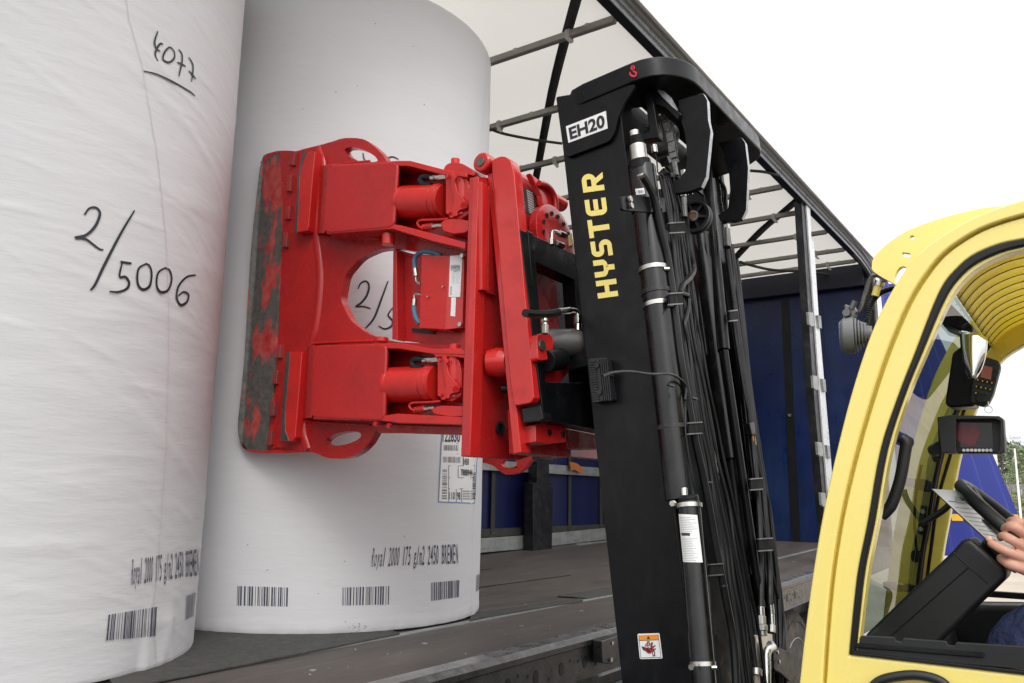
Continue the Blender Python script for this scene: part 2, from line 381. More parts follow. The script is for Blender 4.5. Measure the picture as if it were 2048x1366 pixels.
def text(mb, txt, q, S, e=.0012, bold=0, shear=0):
    vs, fs = glyphs(txt, bold, shear)
    xs = [v[0] for v in vs]; ys = [v[1] for v in vs]; x0, x1, y0, y1 = min(xs), max(xs), min(ys), max(ys)
    mb.add([lift(S, *quad(q, (x-x0)/(x1-x0), (y-y0)/(y1-y0)), e) for x, y, _ in vs], fs); return mb
def qrect(mb, q, S, u0, v0, u1, v1, e=.0012, n=1):
    vs = []; 
    for i in range(n+1):
        u = u0+(u1-u0)*i/n; vs += [lift(S, *quad(q, u, v0), e), lift(S, *quad(q, u, v1), e)]
    mb.add(vs, [(2*i, 2*i+2, 2*i+3, 2*i+1) for i in range(n)])
def strokes(mb, lines, S, wpx, e=.0015, n=6):
    for L in lines:
        pts = cat2(L, n) if len(L) > 2 else L
        P = [lift(S, x, y, e) for x, y in pts]; nr = [S.nrm(p) for p in P]
        k = len(P); ws = [px_size(P[0])*wpx*(.55+.45*sin(pi*min(1, max(0, (i+.6)/k)))) for i in range(k)]
        mb.ribbon(P, nr, ws)
    return mb
def hose(mb, S, pts, rpx, n=6, seg=8):
    P = catmull(PX(S, pts), n); mb.tube(P, px_size(P[0])*rpx, seg); return mb
def bolt(mb, S, x, y, rpx, ax, h=.008):
    p = S(x, y); r = px_size(p)*rpx; mb.hexn(p, ax, r, h); return mb
MX, MY = V3((-1, 0, 0)), V3((0, -1, 0))
TOW = V3((0, 0, 1))

# ================================================================ SETTING
FZ = 1.2
g = MB().add([(-300, -300, 0), (700, -300, 0), (700, 500, 0), (-300, 500, 0)], [(0, 1, 2, 3)]).build('ground', GRD); tag(g, kind='structure')
g = MB().add([(-60, -30, .004), (9.0, -30, .004), (9.0, 12, .004), (-60, 12, .004)], [(0, 1, 2, 3)]).build('yard_pavement', ASPH); tag(g, kind='structure')
# ================================================================ TRAILER
def fz(x): return FZ if x < 5 else FZ + .021*(x-5)
def fzs(x, y): # surface of the deck by pixel
    pass
tr = thing('curtainside_trailer', 'curtainside truck trailer with open side, beige roof tarp and blue end wall', 'trailer', (4, 3, 0))
XS = [-1.2, 1, 3, 5, 6, 7, 8, 9.12]
def deck_strip(name, mat, y0, y1, dz, th=.03):
    m = MB()
    vs = []
    for x in XS: vs += [(x, y0, fz(x)+dz), (x, y1, fz(x)+dz), (x, y1, fz(x)+dz-th), (x, y0, fz(x)+dz-th)]
    fs = []
    for i in range(len(XS)-1):
        a, b = 4*i, 4*i+4
        for k in range(4): fs.append((a+k, a+(k+1) % 4, b+(k+1) % 4, b+k))
    fs += [(0, 1, 2, 3), tuple(4*(len(XS)-1)+k for k in (3, 2, 1, 0))]
    return m.add(vs, fs).build(name, mat, tr, 0)
dk = deck_strip('deck', DECK, 1.72, 4.36, 0)
deck_strip('deck_joint_strip', ALU, 2.19, 2.225, .004, .01)
m = MB()                                              # plank joints and plugs of the deck
for y in (2.95, 3.6): 
    m.box((-1, y, FZ+.001), (5, y+.012, FZ+.003))
m.build('deck_joint', RUB, tr)
m = MB()
for i in range(18):
    x = -.4+i*.56; m.cyl((x, 1.98+.04*(i % 2), fz(x)-.002), (x, 1.98+.04*(i % 2), fz(x)+.0025), .011, seg=14)
m.build('deck_plug', ALU, tr)
# side rail: rubbed top lip, profiled face with slots
deck_strip('edge_lip', pm('rubbed_steel_lip', (.42, .42, .42), .32, metal=.85, var=.2, dirt=(.10, .09, .08), dirt_amt=.6, dirt_s=12, bmp=.2), 1.655, 1.722, .006, .025)
def rail_face():
    m = MB(); prof = [(1.655, .004), (1.640, -.012), (1.640, -.030), (1.650, -.036), (1.650, -.150), (1.64, -.158), (1.70, -.160)]
    vs = []
    for x in XS: vs += [(x, y, fz(x)+z) for y, z in prof]
    n = len(prof)
    return m.add(vs, [(i*n+k, i*n+k+1, (i+1)*n+k+1, (i+1)*n+k) for i in range(len(XS)-1) for k in range(n-1)])
rf = rail_face().build('side_rail', GALV, tr)
for i in range(22):
    x = 2.05+.17*i; z = fz(x)-.09
    MB().prism([(x+cos(t)*.017, 1.6485, z+sin(t)*.023) for t in [2*pi*k/12 for k in range(12)]], (0, .003, 0)).build('rail_slot', RUB, rf)
    for dx, dz in ((.06, .02), (.085, -.02), (.12, .01)):
        if (i*7+int(dx*100)) % 3: MB().prism([(x+dx+cos(t)*.006, 1.6485, z+dz+sin(t)*.006) for t in [2*pi*k/8 for k in range(8)]], (0, .003, 0)).build('rail_hole', RUB, rf)
S = SY(1.60)
plate('buckle_bracket', GALV, tr, S, [(1203, 1282), (1237, 1271), (1241, 1318), (1232, 1323), (1222, 1329), (1205, 1326)], .04, bev=.004)
m = MB(); bolt(m, S, 1220, 1319, 5, MY); bolt(m, S, 1224, 1286, 4, MY, .004); m.build('bracket_bolt', STEEL, tr)
# rear of the open side: chassis beam, underride, wheels
MB().box((-1.2, 1.95, .86), (9.0, 2.07, 1.13)).build('chassis_beam', DKRAIL, tr, .01)
MB().box((-1.2, 3.9, .86), (9.0, 4.02, 1.13)).build('chassis_beam', DKRAIL, tr, .01)
def wheel(x, y, R=.50):
    wh = MB().lathe((x, y, R), (0, 1, 0), [(0.0, .30), (0.01, .40), (.02, .455), (.05, .485), (.07, R), (.28, R), (.33, .455), (.35, .30)], 64).build('wheel', TYRE, tr, 0, 30)
    m = MB()
    for q in (.335, .40, .448): m.ring((x, y+(.008 if q < .42 else .02), R), (0, 1, 0), q, .004, 64, 6)
    m.build('tyre_rib', TYRE, wh)
    m = MB().lathe((x, y+.01, R), (0, 1, 0), [(0, .305), (-.012, .292), (0.0, .275), (.09, .25), (.10, .15), (.02, .14), (.0, .10), (.0, .0)], 48)
    for k in range(10): m.hexn((x+cos(k*.628)*.19, y+.09, R+sin(k*.628)*.19), (0, -1, 0), .016, .03)
    m.build('rim', RIMM, wh)
for x in (4.75, 6.05, 7.35): wheel(x, 1.78)
# far side: sideboards, curtain, post, straps
YF = 4.34
def boards(z0, z1, nm='side_board'):
    vs = []; 
    for (a, b) in ((-1, 6.62), (6.95, 9.1)):
        MB().prism([(a, YF, fz(a)+z0), (b, YF, fz(b)+z0), (b, YF, fz(b)+z1), (a, YF, fz(a)+z1)], (0, .025, 0)).build(nm, ALU, tr, .004)
boards(.005, .125)
MB().box((-1, YF-.015, 1.93), (9.05, YF+.01, 2.02)).build('side_lath', ALU, tr, .003)
cw = MB(); nx, nz = 160, 6; vs = []
for i in range(nx+1):
    x = -1.2+10.3*i/nx
    for k in range(nz+1): vs.append((x, YF+.07+.02*sin(x*3.1)+.008*sin(x*11), 1.15+2.95*k/nz))
cw.add(vs, [(i*(nz+1)+k, (i+1)*(nz+1)+k, (i+1)*(nz+1)+k+1, i*(nz+1)+k+1) for i in range(nx) for k in range(nz)])
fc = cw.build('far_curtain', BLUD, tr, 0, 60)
m = MB()
for i in range(14):
    x = .1+.66*i; m.box((x, YF+.035, 1.2), (x+.055, YF+.039, 4.0))
m.box((-1, YF+.040, 1.36), (9.05, YF+.044, 1.43)); m.build('curtain_webbing', pm('grey_webbing', (.035, .035, .03), .8, bmp=.2), fc)
m = MB()
for i in range(14):
    x = .1+.66*i
    for dx in (.014, .04): m.cyl((x+dx, YF+.036, 1.395), (x+dx, YF+.028, 1.395), .006, seg=10)
m.build('curtain_rivet', STEEL, fc)
S = SY(YF-.02)
po = plate('far_post', DKRAIL, tr, S, [(1058, 905), (1081, 905), (1081, 965), (1088, 965), (1086, 1104), (1056, 1107), (1048, 1107), (1048, 966), (1056, 965)], -.10, bev=.006)
MB().box((6.66, YF-.10, 2.5), (6.85, YF+.02, 4.0)).build('far_post', DKRAIL, tr, .006)
plate('strap_end', STRAPO, tr, SY(YF-.06), cat2([(1140, 924), (1152, 926), (1163, 934), (1167, 943), (1160, 945), (1150, 940), (1142, 941)], 3), .01, bev=.002)
for nm, q in (('floor_profile', [(1149, 1087), (1217, 1081), (1217, 1096), (1149, 1099)]),):
    plate(nm, ALU, tr, SY(YF-.08), q, -.05, bev=.004)
# end wall, header, straps
EX = 9.12
ew = MB().box((EX, 1.72, fz(9)), (EX+.06, 4.36, 4.15)).build('end_wall', BLUW, tr, .004)
S = SX(EX-.01)
for q in ([(1562, 600), (1577, 600), (1601, 1093), (1584, 1093)],):
    plate('wall_strap', RUB, ew, S, q, .008, bev=0)
m = MB(); bolt(m, S, 1580, 831, 3.5, MX, .02); m.build('strap_knob', STEEL, ew)
MB().box((EX-.10, 1.80, 3.93), (EX-.003, 4.34, 4.17)).build('header_beam', pm('navy_header', (.004, .006, .020), .5), tr, .01)
m = MB()
for y in (2.25, 3.45, 4.0): m.box((EX-.004, y, fz(9)), (EX-.001, y+.006, 3.8))
m.build('wall_panel_joint', BLUD, ew)
MB().box((EX-.10, 1.72, fz(9)), (EX+.05, 1.80, 4.0)).build('corner_post', DKRAIL, tr, .008)
# roof
rt = MB(); nx, ny = 90, 24; vs = []
for i in range(nx+1):
    x = -1.3+10.35*i/nx
    for k in range(ny+1):
        y = 1.70+2.68*k/ny; sag = .012*sin((x-3.48)/.69*2*pi)*sin(pi*k/ny)
        vs.append((x, y, 4.165+sag))
rt.add(vs, [(i*(ny+1)+k, (i+1)*(ny+1)+k, (i+1)*(ny+1)+k+1, i*(ny+1)+k+1) for i in range(nx) for k in range(ny)])
rt.build('roof_tarp', ROOFT, tr, 0, 70)
def bow(x, i):
    b = MB().box((x-.018, 1.80, 4.095), (x+.018, 4.36, 4.135)).build('roof_bow', DKRAIL if i < 0 else BOWM, tr, .007)
    MB().cyl((x, 1.745, 4.112), (x, 1.83, 4.112), .012, seg=12).build('bow_end', ALU, b)
    m = MB()
    for y in (2.06, 3.0):
        m.box((x-.022, y, 4.088), (x+.022, y+.028, 4.139)); m.prism([(x-.022, y+.002, 4.09), (x-.022, y+.026, 4.09), (x-.03, y-.01, 4.045), (x-.03, y-.03, 4.05)], (.006, 0, 0))
    for y in (1.95, 2.4, 2.75, 3.3): m.box((x-.0185, y, 4.12), (x+.0185, y+.02, 4.1365))
    split_loose(m.build('bow_strap', CLIP, b))
    return b
BOWM = pm('grey_roof_bow', (.24, .23, .215), .42, metal=.2, var=.15, bmp=.1)
CLIP = pm('grey_clip', (.36, .35, .33), .6, var=.1, bmp=.1)
b0 = bow(3.475, 0)
for x in (.73, 1.42, 2.10, 2.79, 4.17, 4.87, 5.573, 6.25, 6.92, 7.58, 8.23, 8.70):
    c = b0.copy(); COL.objects.link(c); c.location = (x-3.475, 0, 0)
    for ch in b0.children:
        d = ch.copy(); COL.objects.link(d); d.parent = c
BELT = pm('dark_roof_belt', (.030, .028, .028), .6, var=.2, bmp=.2)
def belt(pts, wpx, z=4.150, n=6):
    S = SZ(z); P = catmull(PX(S, pts), n); wd = px_size(P[0])*wpx
    m = MB(); m.ribbon(P, [V3((0, 0, -1))]*len(P), wd); o = m.build('roof_belt', BELT, tr)
    s_ = o.modifiers.new('t', 'SOLIDIFY'); s_.thickness = .003; return o
belt([(1180, -90), (1152, 0), (1105, 180), (1073, 350), (1060, 420)], 24)
belt([(1606, 390), (1564, 426), (1529, 455), (1497, 487), (1460, 527)], 20)
for pts in ([(975, 256), (1010, 268), (1072, 280), (1124, 287)], [(1495, 341), (1530, 344), (1558, 351)], [(1480, 524), (1500, 530), (1546, 540), (1605, 543), (1650, 549), (1702, 558)]):
    hose(MB(), SZ(4.09), pts, 3.0).build('roof_rope', BELT, tr)
# side roof rail: ribbed aluminium profile with dark inner channel, bending down at its end
def roof_rail():
    prof = [(1.765, 4.105), (1.735, 4.105), (1.735, 4.13), (1.722, 4.135), (1.722, 4.165), (1.700, 4.17), (1.700, 4.185), (1.690, 4.19), (1.690, 4.235), (1.70, 4.25), (1.765, 4.25)]
    xs = [-1.5, 2, 5, 8.2, 8.6, 8.85, 9.05, 9.15]; dz = [0, 0, 0, 0, -.01, -.03, -.06, -.09]; n = len(prof); vs = []
    for x, q in zip(xs, dz): vs += [(x, y, z+q) for y, z in prof]
    fs = [(i*n+k, i*n+(k+1) % n, (i+1)*n+(k+1) % n, (i+1)*n+k) for i in range(len(xs)-1) for k in range(n)]
    fs += [tuple(range(n)), tuple((len(xs)-1)*n+k for k in reversed(range(n)))]
    return MB().add(vs, fs)
rr_ = roof_rail().build('roof_rail', pm('grey_anodised_rail', (.26, .265, .28), .34, metal=.5, var=.15, vs=20, bmp=.05), tr, 0, 20)
MB().box((-1.5, 1.736, 4.100), (9.1, 1.79, 4.1045)).build('curtain_track', pm('black_track', (.008, .009, .012), .4), rr_)
hm = MB().box((-1.5, 1.672, 4.180), (9.0, 1.6885, 4.262)).build('tarp_hem', pm('white_hem', (.8, .8, .8), .5), tr, .003)
m = MB()
for i in range(16): m.ball((.9+.58*i, 1.674, 4.225), .0035, 8)
m.build('hem_stud', RUB, hm)
MB().box((-1.5, 4.34, 4.05), (9.1, 4.42, 4.2)).build('far_roof_rail', DKRAIL, tr, .006)
# sliding post of the open side
S = SY(1.76)
sp = plate('sliding_post', DKRAIL, tr, S, [(1603, 402), (1613, 402), (1636, 700), (1668, 1110), (1655, 1110), (1624, 740)], .06, bev=.003)
plate('post_face', pm('bright_aluminium', (.72, .73, .74), .35, metal=.4, var=.1, dirt=(.3, .3, .3), dirt_amt=.4, dirt_s=14), sp, SY(1.745), [(1613, 408), (1620, 408), (1623, 478), (1628, 484), (1638, 640), (1661, 905), (1668, 1000), (1657, 1000), (1643, 830), (1627, 600)], .014, bev=.002)
for (x, y) in ((1625, 640), (1634, 767), (1643, 900), (1650, 1001)):
    plate('post_bracket', ALU, sp, SY(1.72), [(x-8, y-16), (x+1, y-15), (x+4, y+12), (x-2, y+13), (x-6, y+9)], .02, bev=.002)
    plate('post_bracket', ALU, sp, SY(1.725), [(x+11, y-10), (x+17, y-8), (x+19, y+17), (x+14, y+16)], .02, bev=.002)
# gathered curtain at the trailer's front corner, flaring outwards at the bottom
def gathered():
    m = MB(); nz, nu = 24, 46; vs = []
    for k in range(nz+1):
        t = k/nz; z = 4.08 - 2.9*t
        for i in range(nu+1):
            s_ = i/nu; x = 9.30+1.5*s_+.10*t
            y = 1.70 - (.14+.90*t**.8)*s_ + (.045+.03*t)*sin(s_*34+.6*t)*min(1, s_*4) - .05*t
            vs.append((x, y, z))
    return m.add(vs, [(k*(nu+1)+i, k*(nu+1)+i+1, (k+1)*(nu+1)+i+1, (k+1)*(nu+1)+i) for k in range(nz) for i in range(nu)])
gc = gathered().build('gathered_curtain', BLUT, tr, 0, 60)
MB().cyl((9.0, 1.70, 1.2), (9.0, 1.70, 4.0), .022).build('curtain_pole', DKST, tr)

# ================================================================ PAPER ROLLS
class Cyl:
    def __init__(s, cx, cy, r, disp): s.cx, s.cy, s.r, s.disp = cx, cy, r, disp
    def __call__(s, x, y):
        d = ray(x, y); p = CAM; r = s.r
        for _ in range(2):
            ox, oy = p.x-s.cx, p.y-s.cy; a = d.x**2+d.y**2; b = 2*(ox*d.x+oy*d.y); c = ox*ox+oy*oy-r*r; D = b*b-4*a*c
            if D < 0: t = -b/2/a
            else: t = (-b-sqrt(D))/2/a
            q = p+d*t; r = s.r + s.disp(atan2(q.y-s.cy, q.x-s.cx), q.z)
        return q
    def nrm(s, p): return V3((p.x-s.cx, p.y-s.cy, 0)).normalized()
RNG = random.Random(3)
def _ridge(tw, zw, a, zr=(1.25, 3.9)):
    return (RNG.uniform(-pi, pi), RNG.uniform(*zr), RNG.uniform(*tw), RNG.uniform(*zw), RNG.uniform(-.5, .12), RNG.uniform(*a))
W1 = np.array([_ridge((.10, .40), (.016, .04), (.0010, .0030)) for _ in range(150)] + [_ridge((.05, .20), (.007, .014), (.0006, .0018)) for _ in range(420)])
_q = SZ(1.22)(312, 1345); TH1 = atan2(_q.y-3.011, _q.x-1.244)+.055
def disp1(th, z):
    th = np.asarray(th, float); z = np.asarray(z, float); d = .0025*np.sin(z*1.3+th*2)
    for (t0, z0, tw, zw, sl, a) in W1:
        dt = (th-t0+pi) % (2*pi)-pi
        d = d + a*np.exp(-np.minimum(60, ((z-z0-sl*dt)/zw)**2+(dt/tw)**2))
    dt = (th-TH1+pi) % (2*pi)-pi; k = np.clip(1-(z-1.2)/.3, 0, 1)      # slit and folds at the foot of the wrapper
    d = d + .0065*k*k*np.tanh(dt/.014)*np.exp(-(dt/.085)**2) + .005*k*np.exp(-((dt-.12-.35*(z-1.2))/.04)**2) + .005*k*np.exp(-((dt-.21+.4*(z-1.2))/.03)**2)
    return d if d.ndim else float(d)
def disp2(th, z): return .0014*np.sin(z*2.1+th*3)+.0007*np.sin(z*9+th*7)+.0004*np.sin(z*31+th*3)*np.sin(th*5+z) + .0022*np.exp(-(z-1.2)/.018)*np.sin(th*47+np.sin(th*13)*2) + .0012*np.exp(-((z-1.235-.006*np.sin(th*9))/.007)**2)
def roll(name, label, cx, cy, r, h, disp, mat, nt_=300, nz=240):
    o = thing(name, label, 'paper roll', (cx, cy, FZ+.006), 'paper rolls standing on the trailer deck')
    vs = []; zs = [0, .004] + [.012+(h-.03)*k/nz for k in range(nz+1)] + [h-.008, h]
    ins = [.012, .003]+[0]*(nz+1)+[.004, .014]
    TH = np.arange(nt_)*2*pi/nt_
    for z, q in zip(zs, ins):
        rr = r+disp(TH, np.full(nt_, FZ+z))-q; vs += list(zip((cx+np.cos(TH)*rr).tolist(), (cy+np.sin(TH)*rr).tolist(), [FZ+.006+z]*nt_))
    n = len(zs); fs = [(i*nt_+k, i*nt_+(k+1) % nt_, (i+1)*nt_+(k+1) % nt_, (i+1)*nt_+k) for i in range(n-1) for k in range(nt_)]
    fs += [tuple(reversed(range(nt_))), tuple((n-1)*nt_+k for k in range(nt_))]
    MB().add(vs, fs).build('wrapping', mat, o, 0, 40)
    return o
R1 = Cyl(1.244, 3.011, .74, disp1); R2 = Cyl(2.754, 2.967, .74, disp2)
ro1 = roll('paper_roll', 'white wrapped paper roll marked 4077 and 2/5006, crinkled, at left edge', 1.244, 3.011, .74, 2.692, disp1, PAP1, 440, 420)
ro2 = roll('paper_roll', 'smooth white paper roll held by the red clamp beside the mast', 2.754, 2.967, .74, 2.692, disp2, PAP2)
# handwriting on the left roll
Z_ = lambda L: [(220+.1464*x, 40+.1464*y) for x, y in L]
H1 = [Z_([(645, 155), (602, 300), (625, 390), (680, 432)]), Z_([(718, 340), (690, 322), (650, 360), (612, 450), (620, 510), (650, 562)]),
      Z_([(820, 370), (868, 430), (870, 520), (800, 580), (718, 540), (735, 450), (800, 375), (840, 395)]),
      Z_([(930, 400), (975, 470), (975, 580), (950, 690), (933, 770)]), Z_([(910, 582), (965, 600), (1025, 635)]), Z_([(1068, 510), (1120, 600), (1125, 700), (1105, 845)]), Z_([(1070, 695), (1120, 750), (1165, 808)]),
      Z_([(450, 700), (620, 740), (820, 830), (1000, 930), (1100, 990), (1155, 1040)])]
H2 = [[(168, 430), (178, 417), (192, 416), (199, 428), (190, 452), (172, 470), (150, 476), (170, 478), (196, 497), (206, 500)],
      [(268, 421), (240, 468), (208, 530), (190, 568), (180, 581)],
      [(240, 524), (262, 527)], [(243, 526), (238, 553), (250, 554), (257, 566), (252, 578), (235, 584), (218, 583)],
      [(292, 527), (276, 538), (274, 566), (284, 579), (298, 572), (302, 548), (298, 532), (290, 527)],
      [(330, 535), (315, 546), (312, 570), (320, 584), (335, 580), (342, 558), (338, 541), (330, 536)],
      [(390, 550), (372, 554), (356, 572), (352, 595), (360, 610), (372, 604), (376, 590), (366, 584), (355, 592)]]
m = MB(); strokes(m, H1, R1, 4.2, .003); m.build('handwriting', INK, ro1)
m = MB(); strokes(m, H2, R1, 5.6, .003); m.build('handwriting', INK, ro1)
m = MB(); strokes(m, [[(716, 578), (722, 566), (733, 563), (738, 574), (733, 592), (722, 606), (712, 613), (726, 613), (741, 617)], [(776, 562), (762, 600), (748, 636), (731, 657)],
    [(783, 617), (792, 617), (800, 618)], [(783, 618), (776, 630), (780, 636), (785, 642), (783, 652), (770, 658), (757, 652)],
    ], R2, 4.4); m.build('handwriting', INK, ro2); m = MB(); strokes(m, [[(726, 306), (728, 318), (736, 325), (750, 326), (765, 320), (776, 316), (786, 314), (797, 319)]], R2, 4.4); m.build('handwriting', INK, ro2)
SPRAY = [(0, .0, 1, 1)]
def dots(mb, txt, q, S, e, shear=.06):      # fixed-pitch printed characters
    n = len(txt)
    for i, ch in enumerate(txt):
        if ch == ' ': continue
        u0, u1 = (i+.06)/n, (i+(.92 if ch in 'mg' else .82))/n; v0, v1 = 0, 1
        if ch in 'oam': v1 = .66
        if ch in 'yg': v0, v1 = -.18, .66
        if ch in '1l': u0, u1 = (i+.25)/n, (i+.62)/n
        text(mb, ch, [quad(q, u0, v0), quad(q, u1, v0), quad(q, u1, v1), quad(q, u0, v1)], S, e, bold=.004, shear=shear)
m = MB(); dots(m, 'Royal 2000 175 g/m2 2450 BREMEN', [(741, 1134), (917, 1127), (916, 1088), (746, 1096)], R2, .0015); m.build('printed_text', INKG, ro2)
m = MB(); dots(m, 'Royal 2000 175 g/m2 2450 BREMEN', [(260, 1170), (397, 1150), (396, 1098), (263, 1118)], R1, .003); m.build('printed_text', INKG, ro1)
def barcode(q, S, parent, e, seed, n=46, mat=INKG):
    rg = random.Random(seed); m = MB(); u = 0
    ws = [rg.choice((1, 1, 2, 3)) for _ in range(n)]; T = sum(ws)
    for i, w_ in enumerate(ws):
        if i % 2 == 0:
            for j in range(6): qrect(m, q, S, u/T, j/6, (u+w_*.85)/T, (j+1)/6, e)
        u += w_
    return m.build('barcode', mat, parent)
for i, q in enumerate(([(474, 1211), (577, 1213), (578, 1175), (475, 1172)], [(684, 1211), (781, 1209), (782, 1172), (685, 1175)], [(862, 1202), (918, 1194), (919, 1160), (862, 1165)], [(951, 1184), (958.5, 1180), (959, 1148), (952, 1150)])):
    barcode(q, R2, ro2, .0015, i+1)
for i, q in enumerate(([(211, 1281), (311, 1272), (314, 1213), (216, 1229)], [(369, 1240), (386, 1232), (391, 1184), (371, 1192)])):
    barcode(q, R1, ro1, .003, i+9)
# torn wrapper edge on the left roll, joint on the right roll
def jag(pts, S, amp, e, seed):
    rg = random.Random(seed); q = []
    for (x0, y0), (x1, y1) in zip(pts, pts[1:]):
        n = max(2, int(hypot(x1-x0, y1-y0)/9))
        for k in range(n): q.append((x0+(x1-x0)*k/n+rg.uniform(-amp, amp), y0+(y1-y0)*k/n))
    P = [lift(S, x, y, e) for x, y in q]; return MB().ribbon(P, [S.nrm(p) for p in P], .0015)
TORN = pm('torn_paper_edge', (.47, .43, .41), .8, bmp=0)
jag([(247, -30), (257, 40), (270, 83), (285, 140), (297, 215), (312, 300), (330, 470), (336, 600), (336, 700), (331, 900), (319, 1060), (316, 1110), (306, 1205), (305, 1250), (309, 1290), (312, 1345)], R1, .9, .003, 2).build('torn_edge', TORN, ro1)
jag([(975, 96), (962, 300), (955, 600), (950, 900), (945, 1060), (942, 1245)], R2, .5, .0012, 5).build('wrapper_joint', pm('joint_line', (.50, .47, .45), .8, bmp=0), ro2)
m = MB(); rg = random.Random(8)
for k in range(34):
    x, y = (rg.gauss(712, 12), rg.gauss(1256, 7)) if k < 20 else (rg.uniform(420, 930), rg.uniform(1060, 1262))
    if k >= 20 and rg.random() < .5: y = rg.uniform(40, 260)
    c = [lift(R2, x+rg.uniform(.8, 2)*cos(t), y+rg.uniform(.6, 1.6)*sin(t), .001) for t in [2*pi*j/6 for j in range(6)]]; m.add(c, [tuple(range(6))])
m.build('dirt_specks', pm('dirt', (.28, .25, .22), .9, bmp=0), ro2)
# shipping label on the right roll
LQ = [(876, 1004), (949, 1007), (957, 862), (883, 860)]
def lq(x, y): # label pixel (x 876-957, y 862-1006) given directly in photo pixels
    return (x, y)
m = MB(); qrect(m, LQ, R2, 0, 0, 1, 1, .0016, 10); lb = m.build('shipping_label', WHT, ro2)
m = MB()
for u0, v0, u1, v1 in ((0, 0, .018, 1), (0, 0, 1, .010), (.985, 0, 1, 1)): qrect(m, LQ, R2, u0, v0, u1, v1, .0022, 6)
m.build('label_border', BLUL, lb)
m = MB(); e = .0024
def LR(x0, y0, x1, y1): # rectangle by px corners
    mm = [(x0, y1), (x1, y1), (x1, y0), (x0, y0)]; qrect(m, mm, R2, 0, 0, 1, 1, e, 2)
for (x0, y0, x1, y1) in ((880, 886, 948, 887), (880, 907, 950, 908), (925, 913, 926, 932), (897, 931, 949, 932), (896, 931, 897, 1003), (915, 931, 916, 956), (897, 955, 948, 956), (897, 977, 948, 978), (911, 978, 912, 1004), (922, 978, 923, 1004)): LR(x0, y0, x1, y1)
text(m, '122830', [(884, 884), (919, 885), (920, 862), (885, 861)], R2, e, bold=.03)
text(m, '2450', [(925, 929), (937, 930), (937, 917), (925, 916)], R2, e, bold=.02)
text(m, '7888944', [(921, 951), (944, 952), (944, 939), (921, 938)], R2, e, bold=.02)
text(m, '110', [(898, 999), (909, 999), (909, 984), (898, 984)], R2, e, bold=.02)
text(m, '98', [(913, 1000), (920, 1000), (920, 984), (913, 984)], R2, e, bold=.02)
for k in range(4): text(m, 'BREMEN 20', [(925, 984+k*5), (944, 984+k*5), (944, 981+k*5), (925, 981+k*5)], R2, e)
m.build('label_text', LINK, lb)
barcode([(886, 901), (917, 902), (917, 890), (886, 890)], R2, lb, e, 21, 40, LINK); barcode([(885, 925), (921, 926), (921, 914), (885, 913)], R2, lb, e, 22, 44, LINK)
barcode([(893, 998), (893, 938), (884, 938), (883, 998)], R2, lb, e, 23, 40, LINK); barcode([(950, 998), (951, 944), (945, 944), (944, 998)], R2, lb, e, 24, 40, LINK)

# anti slip mats
MAT = pm('grey_rubber_mat', (.050, .048, .043), .85, var=.2, vs=30, dirt=(.09, .09, .08), dirt_amt=.6, dirt_s=20, bmp=.8, bs_=120)
for lab, q in (('long dark rubber mat strip under the front of the paper rolls', [(232, 1376), (300, 1364), (520, 1321), (700, 1286), (800, 1266), (760, 1250), (400, 1245), (200, 1330)]),
               ('thin rubber mat sliver just right of the clamped roll foot', [(940, 1226), (1162, 1196), (1166, 1200), (968, 1234), (940, 1240)]),
               ('rubber mat lying beside the mast near the deck joint strip', [(1114, 1191), (1229, 1173), (1260, 1170), (1260, 1181), (1171, 1196), (1150, 1193)]),
               ('small rubber mat on the deck right of the mast', [(1551, 1118), (1575, 1115), (1583, 1118), (1553, 1122)])):
    S = SZ(FZ+.010 if q[0][0] < 1500 else FZ+.03)
    tag(plate('anti_slip_mat', MAT, None, S, q, .007, bev=.002), lab, 'rubber mat', 'anti slip mats on the deck')

# ================================================================ FORKLIFT
fk = thing('forklift_truck', 'yellow counterbalance forklift with black mast working at the open trailer', 'forklift', (2.5, 0, 0))
XM, XR, FR, FFR = 2.12, 2.92, .72, .93
S = SX(XM)
def frp(x, f, u): return V3((x, 0, 0)) + V*f + U*u
UB, UT = .35, 3.035
def channel(xo, sgn):
    m = MB()
    t = .02*sgn; wv = .085*sgn
    sec = [(xo, FFR), (xo+wv, FFR), (xo+wv, FFR-.018), (xo+t, FFR-.018), (xo+t, FR+.018), (xo+wv, FR+.018), (xo+wv, FR), (xo, FR)]
    m.prism([frp(x, f, UB) for x, f in sec], U*(UT-UB)); return m.build('mast_upright', MASTM, fk, .002)
mu = channel(XM, 1); channel(XR, -1)
# grease bands on the rear flanges, middle and inner uprights
def upright(x0, x1, f0, f1, u0, u1, mat=BLK, nm='mast_upright'): return MB().prism([frp(x0, f0, u0), frp(x1, f0, u0), frp(x1, f1, u0), frp(x0, f1, u0)], U*(u1-u0)).build(nm, mat, fk, .002)
rg = random.Random(4)
def grease(x0, x1, f, u0, u1, seed):
    rg = random.Random(seed); n = 90; vs = []
    for i in range(n+1):
        u = u0+(u1-u0)*i/n; vs += [frp(x0, f, u), frp(x1+rg.uniform(-.004, .004)+.003*sin(i*1.9), f-.006*rg.random(), u)]
    o = MB().add(vs, [(2*i, 2*i+2, 2*i+3, 2*i+1) for i in range(n)]).build('grease_streak', GREASE, fk); s_ = o.modifiers.new('t', 'SOLIDIFY'); s_.thickness = .004
grease(XM+.03, XM+.088, FR-.004, .9, 2.72, 1)
upright(2.245, 2.27, .745, .90, .4, 2.86); upright(2.77, 2.795, .745, .90, .4, 2.86)
upright(2.29, 2.32, .76, .89, .4, 2.80, GREASE); upright(2.72, 2.75, .76, .89, .4, 2.80, GREASE)
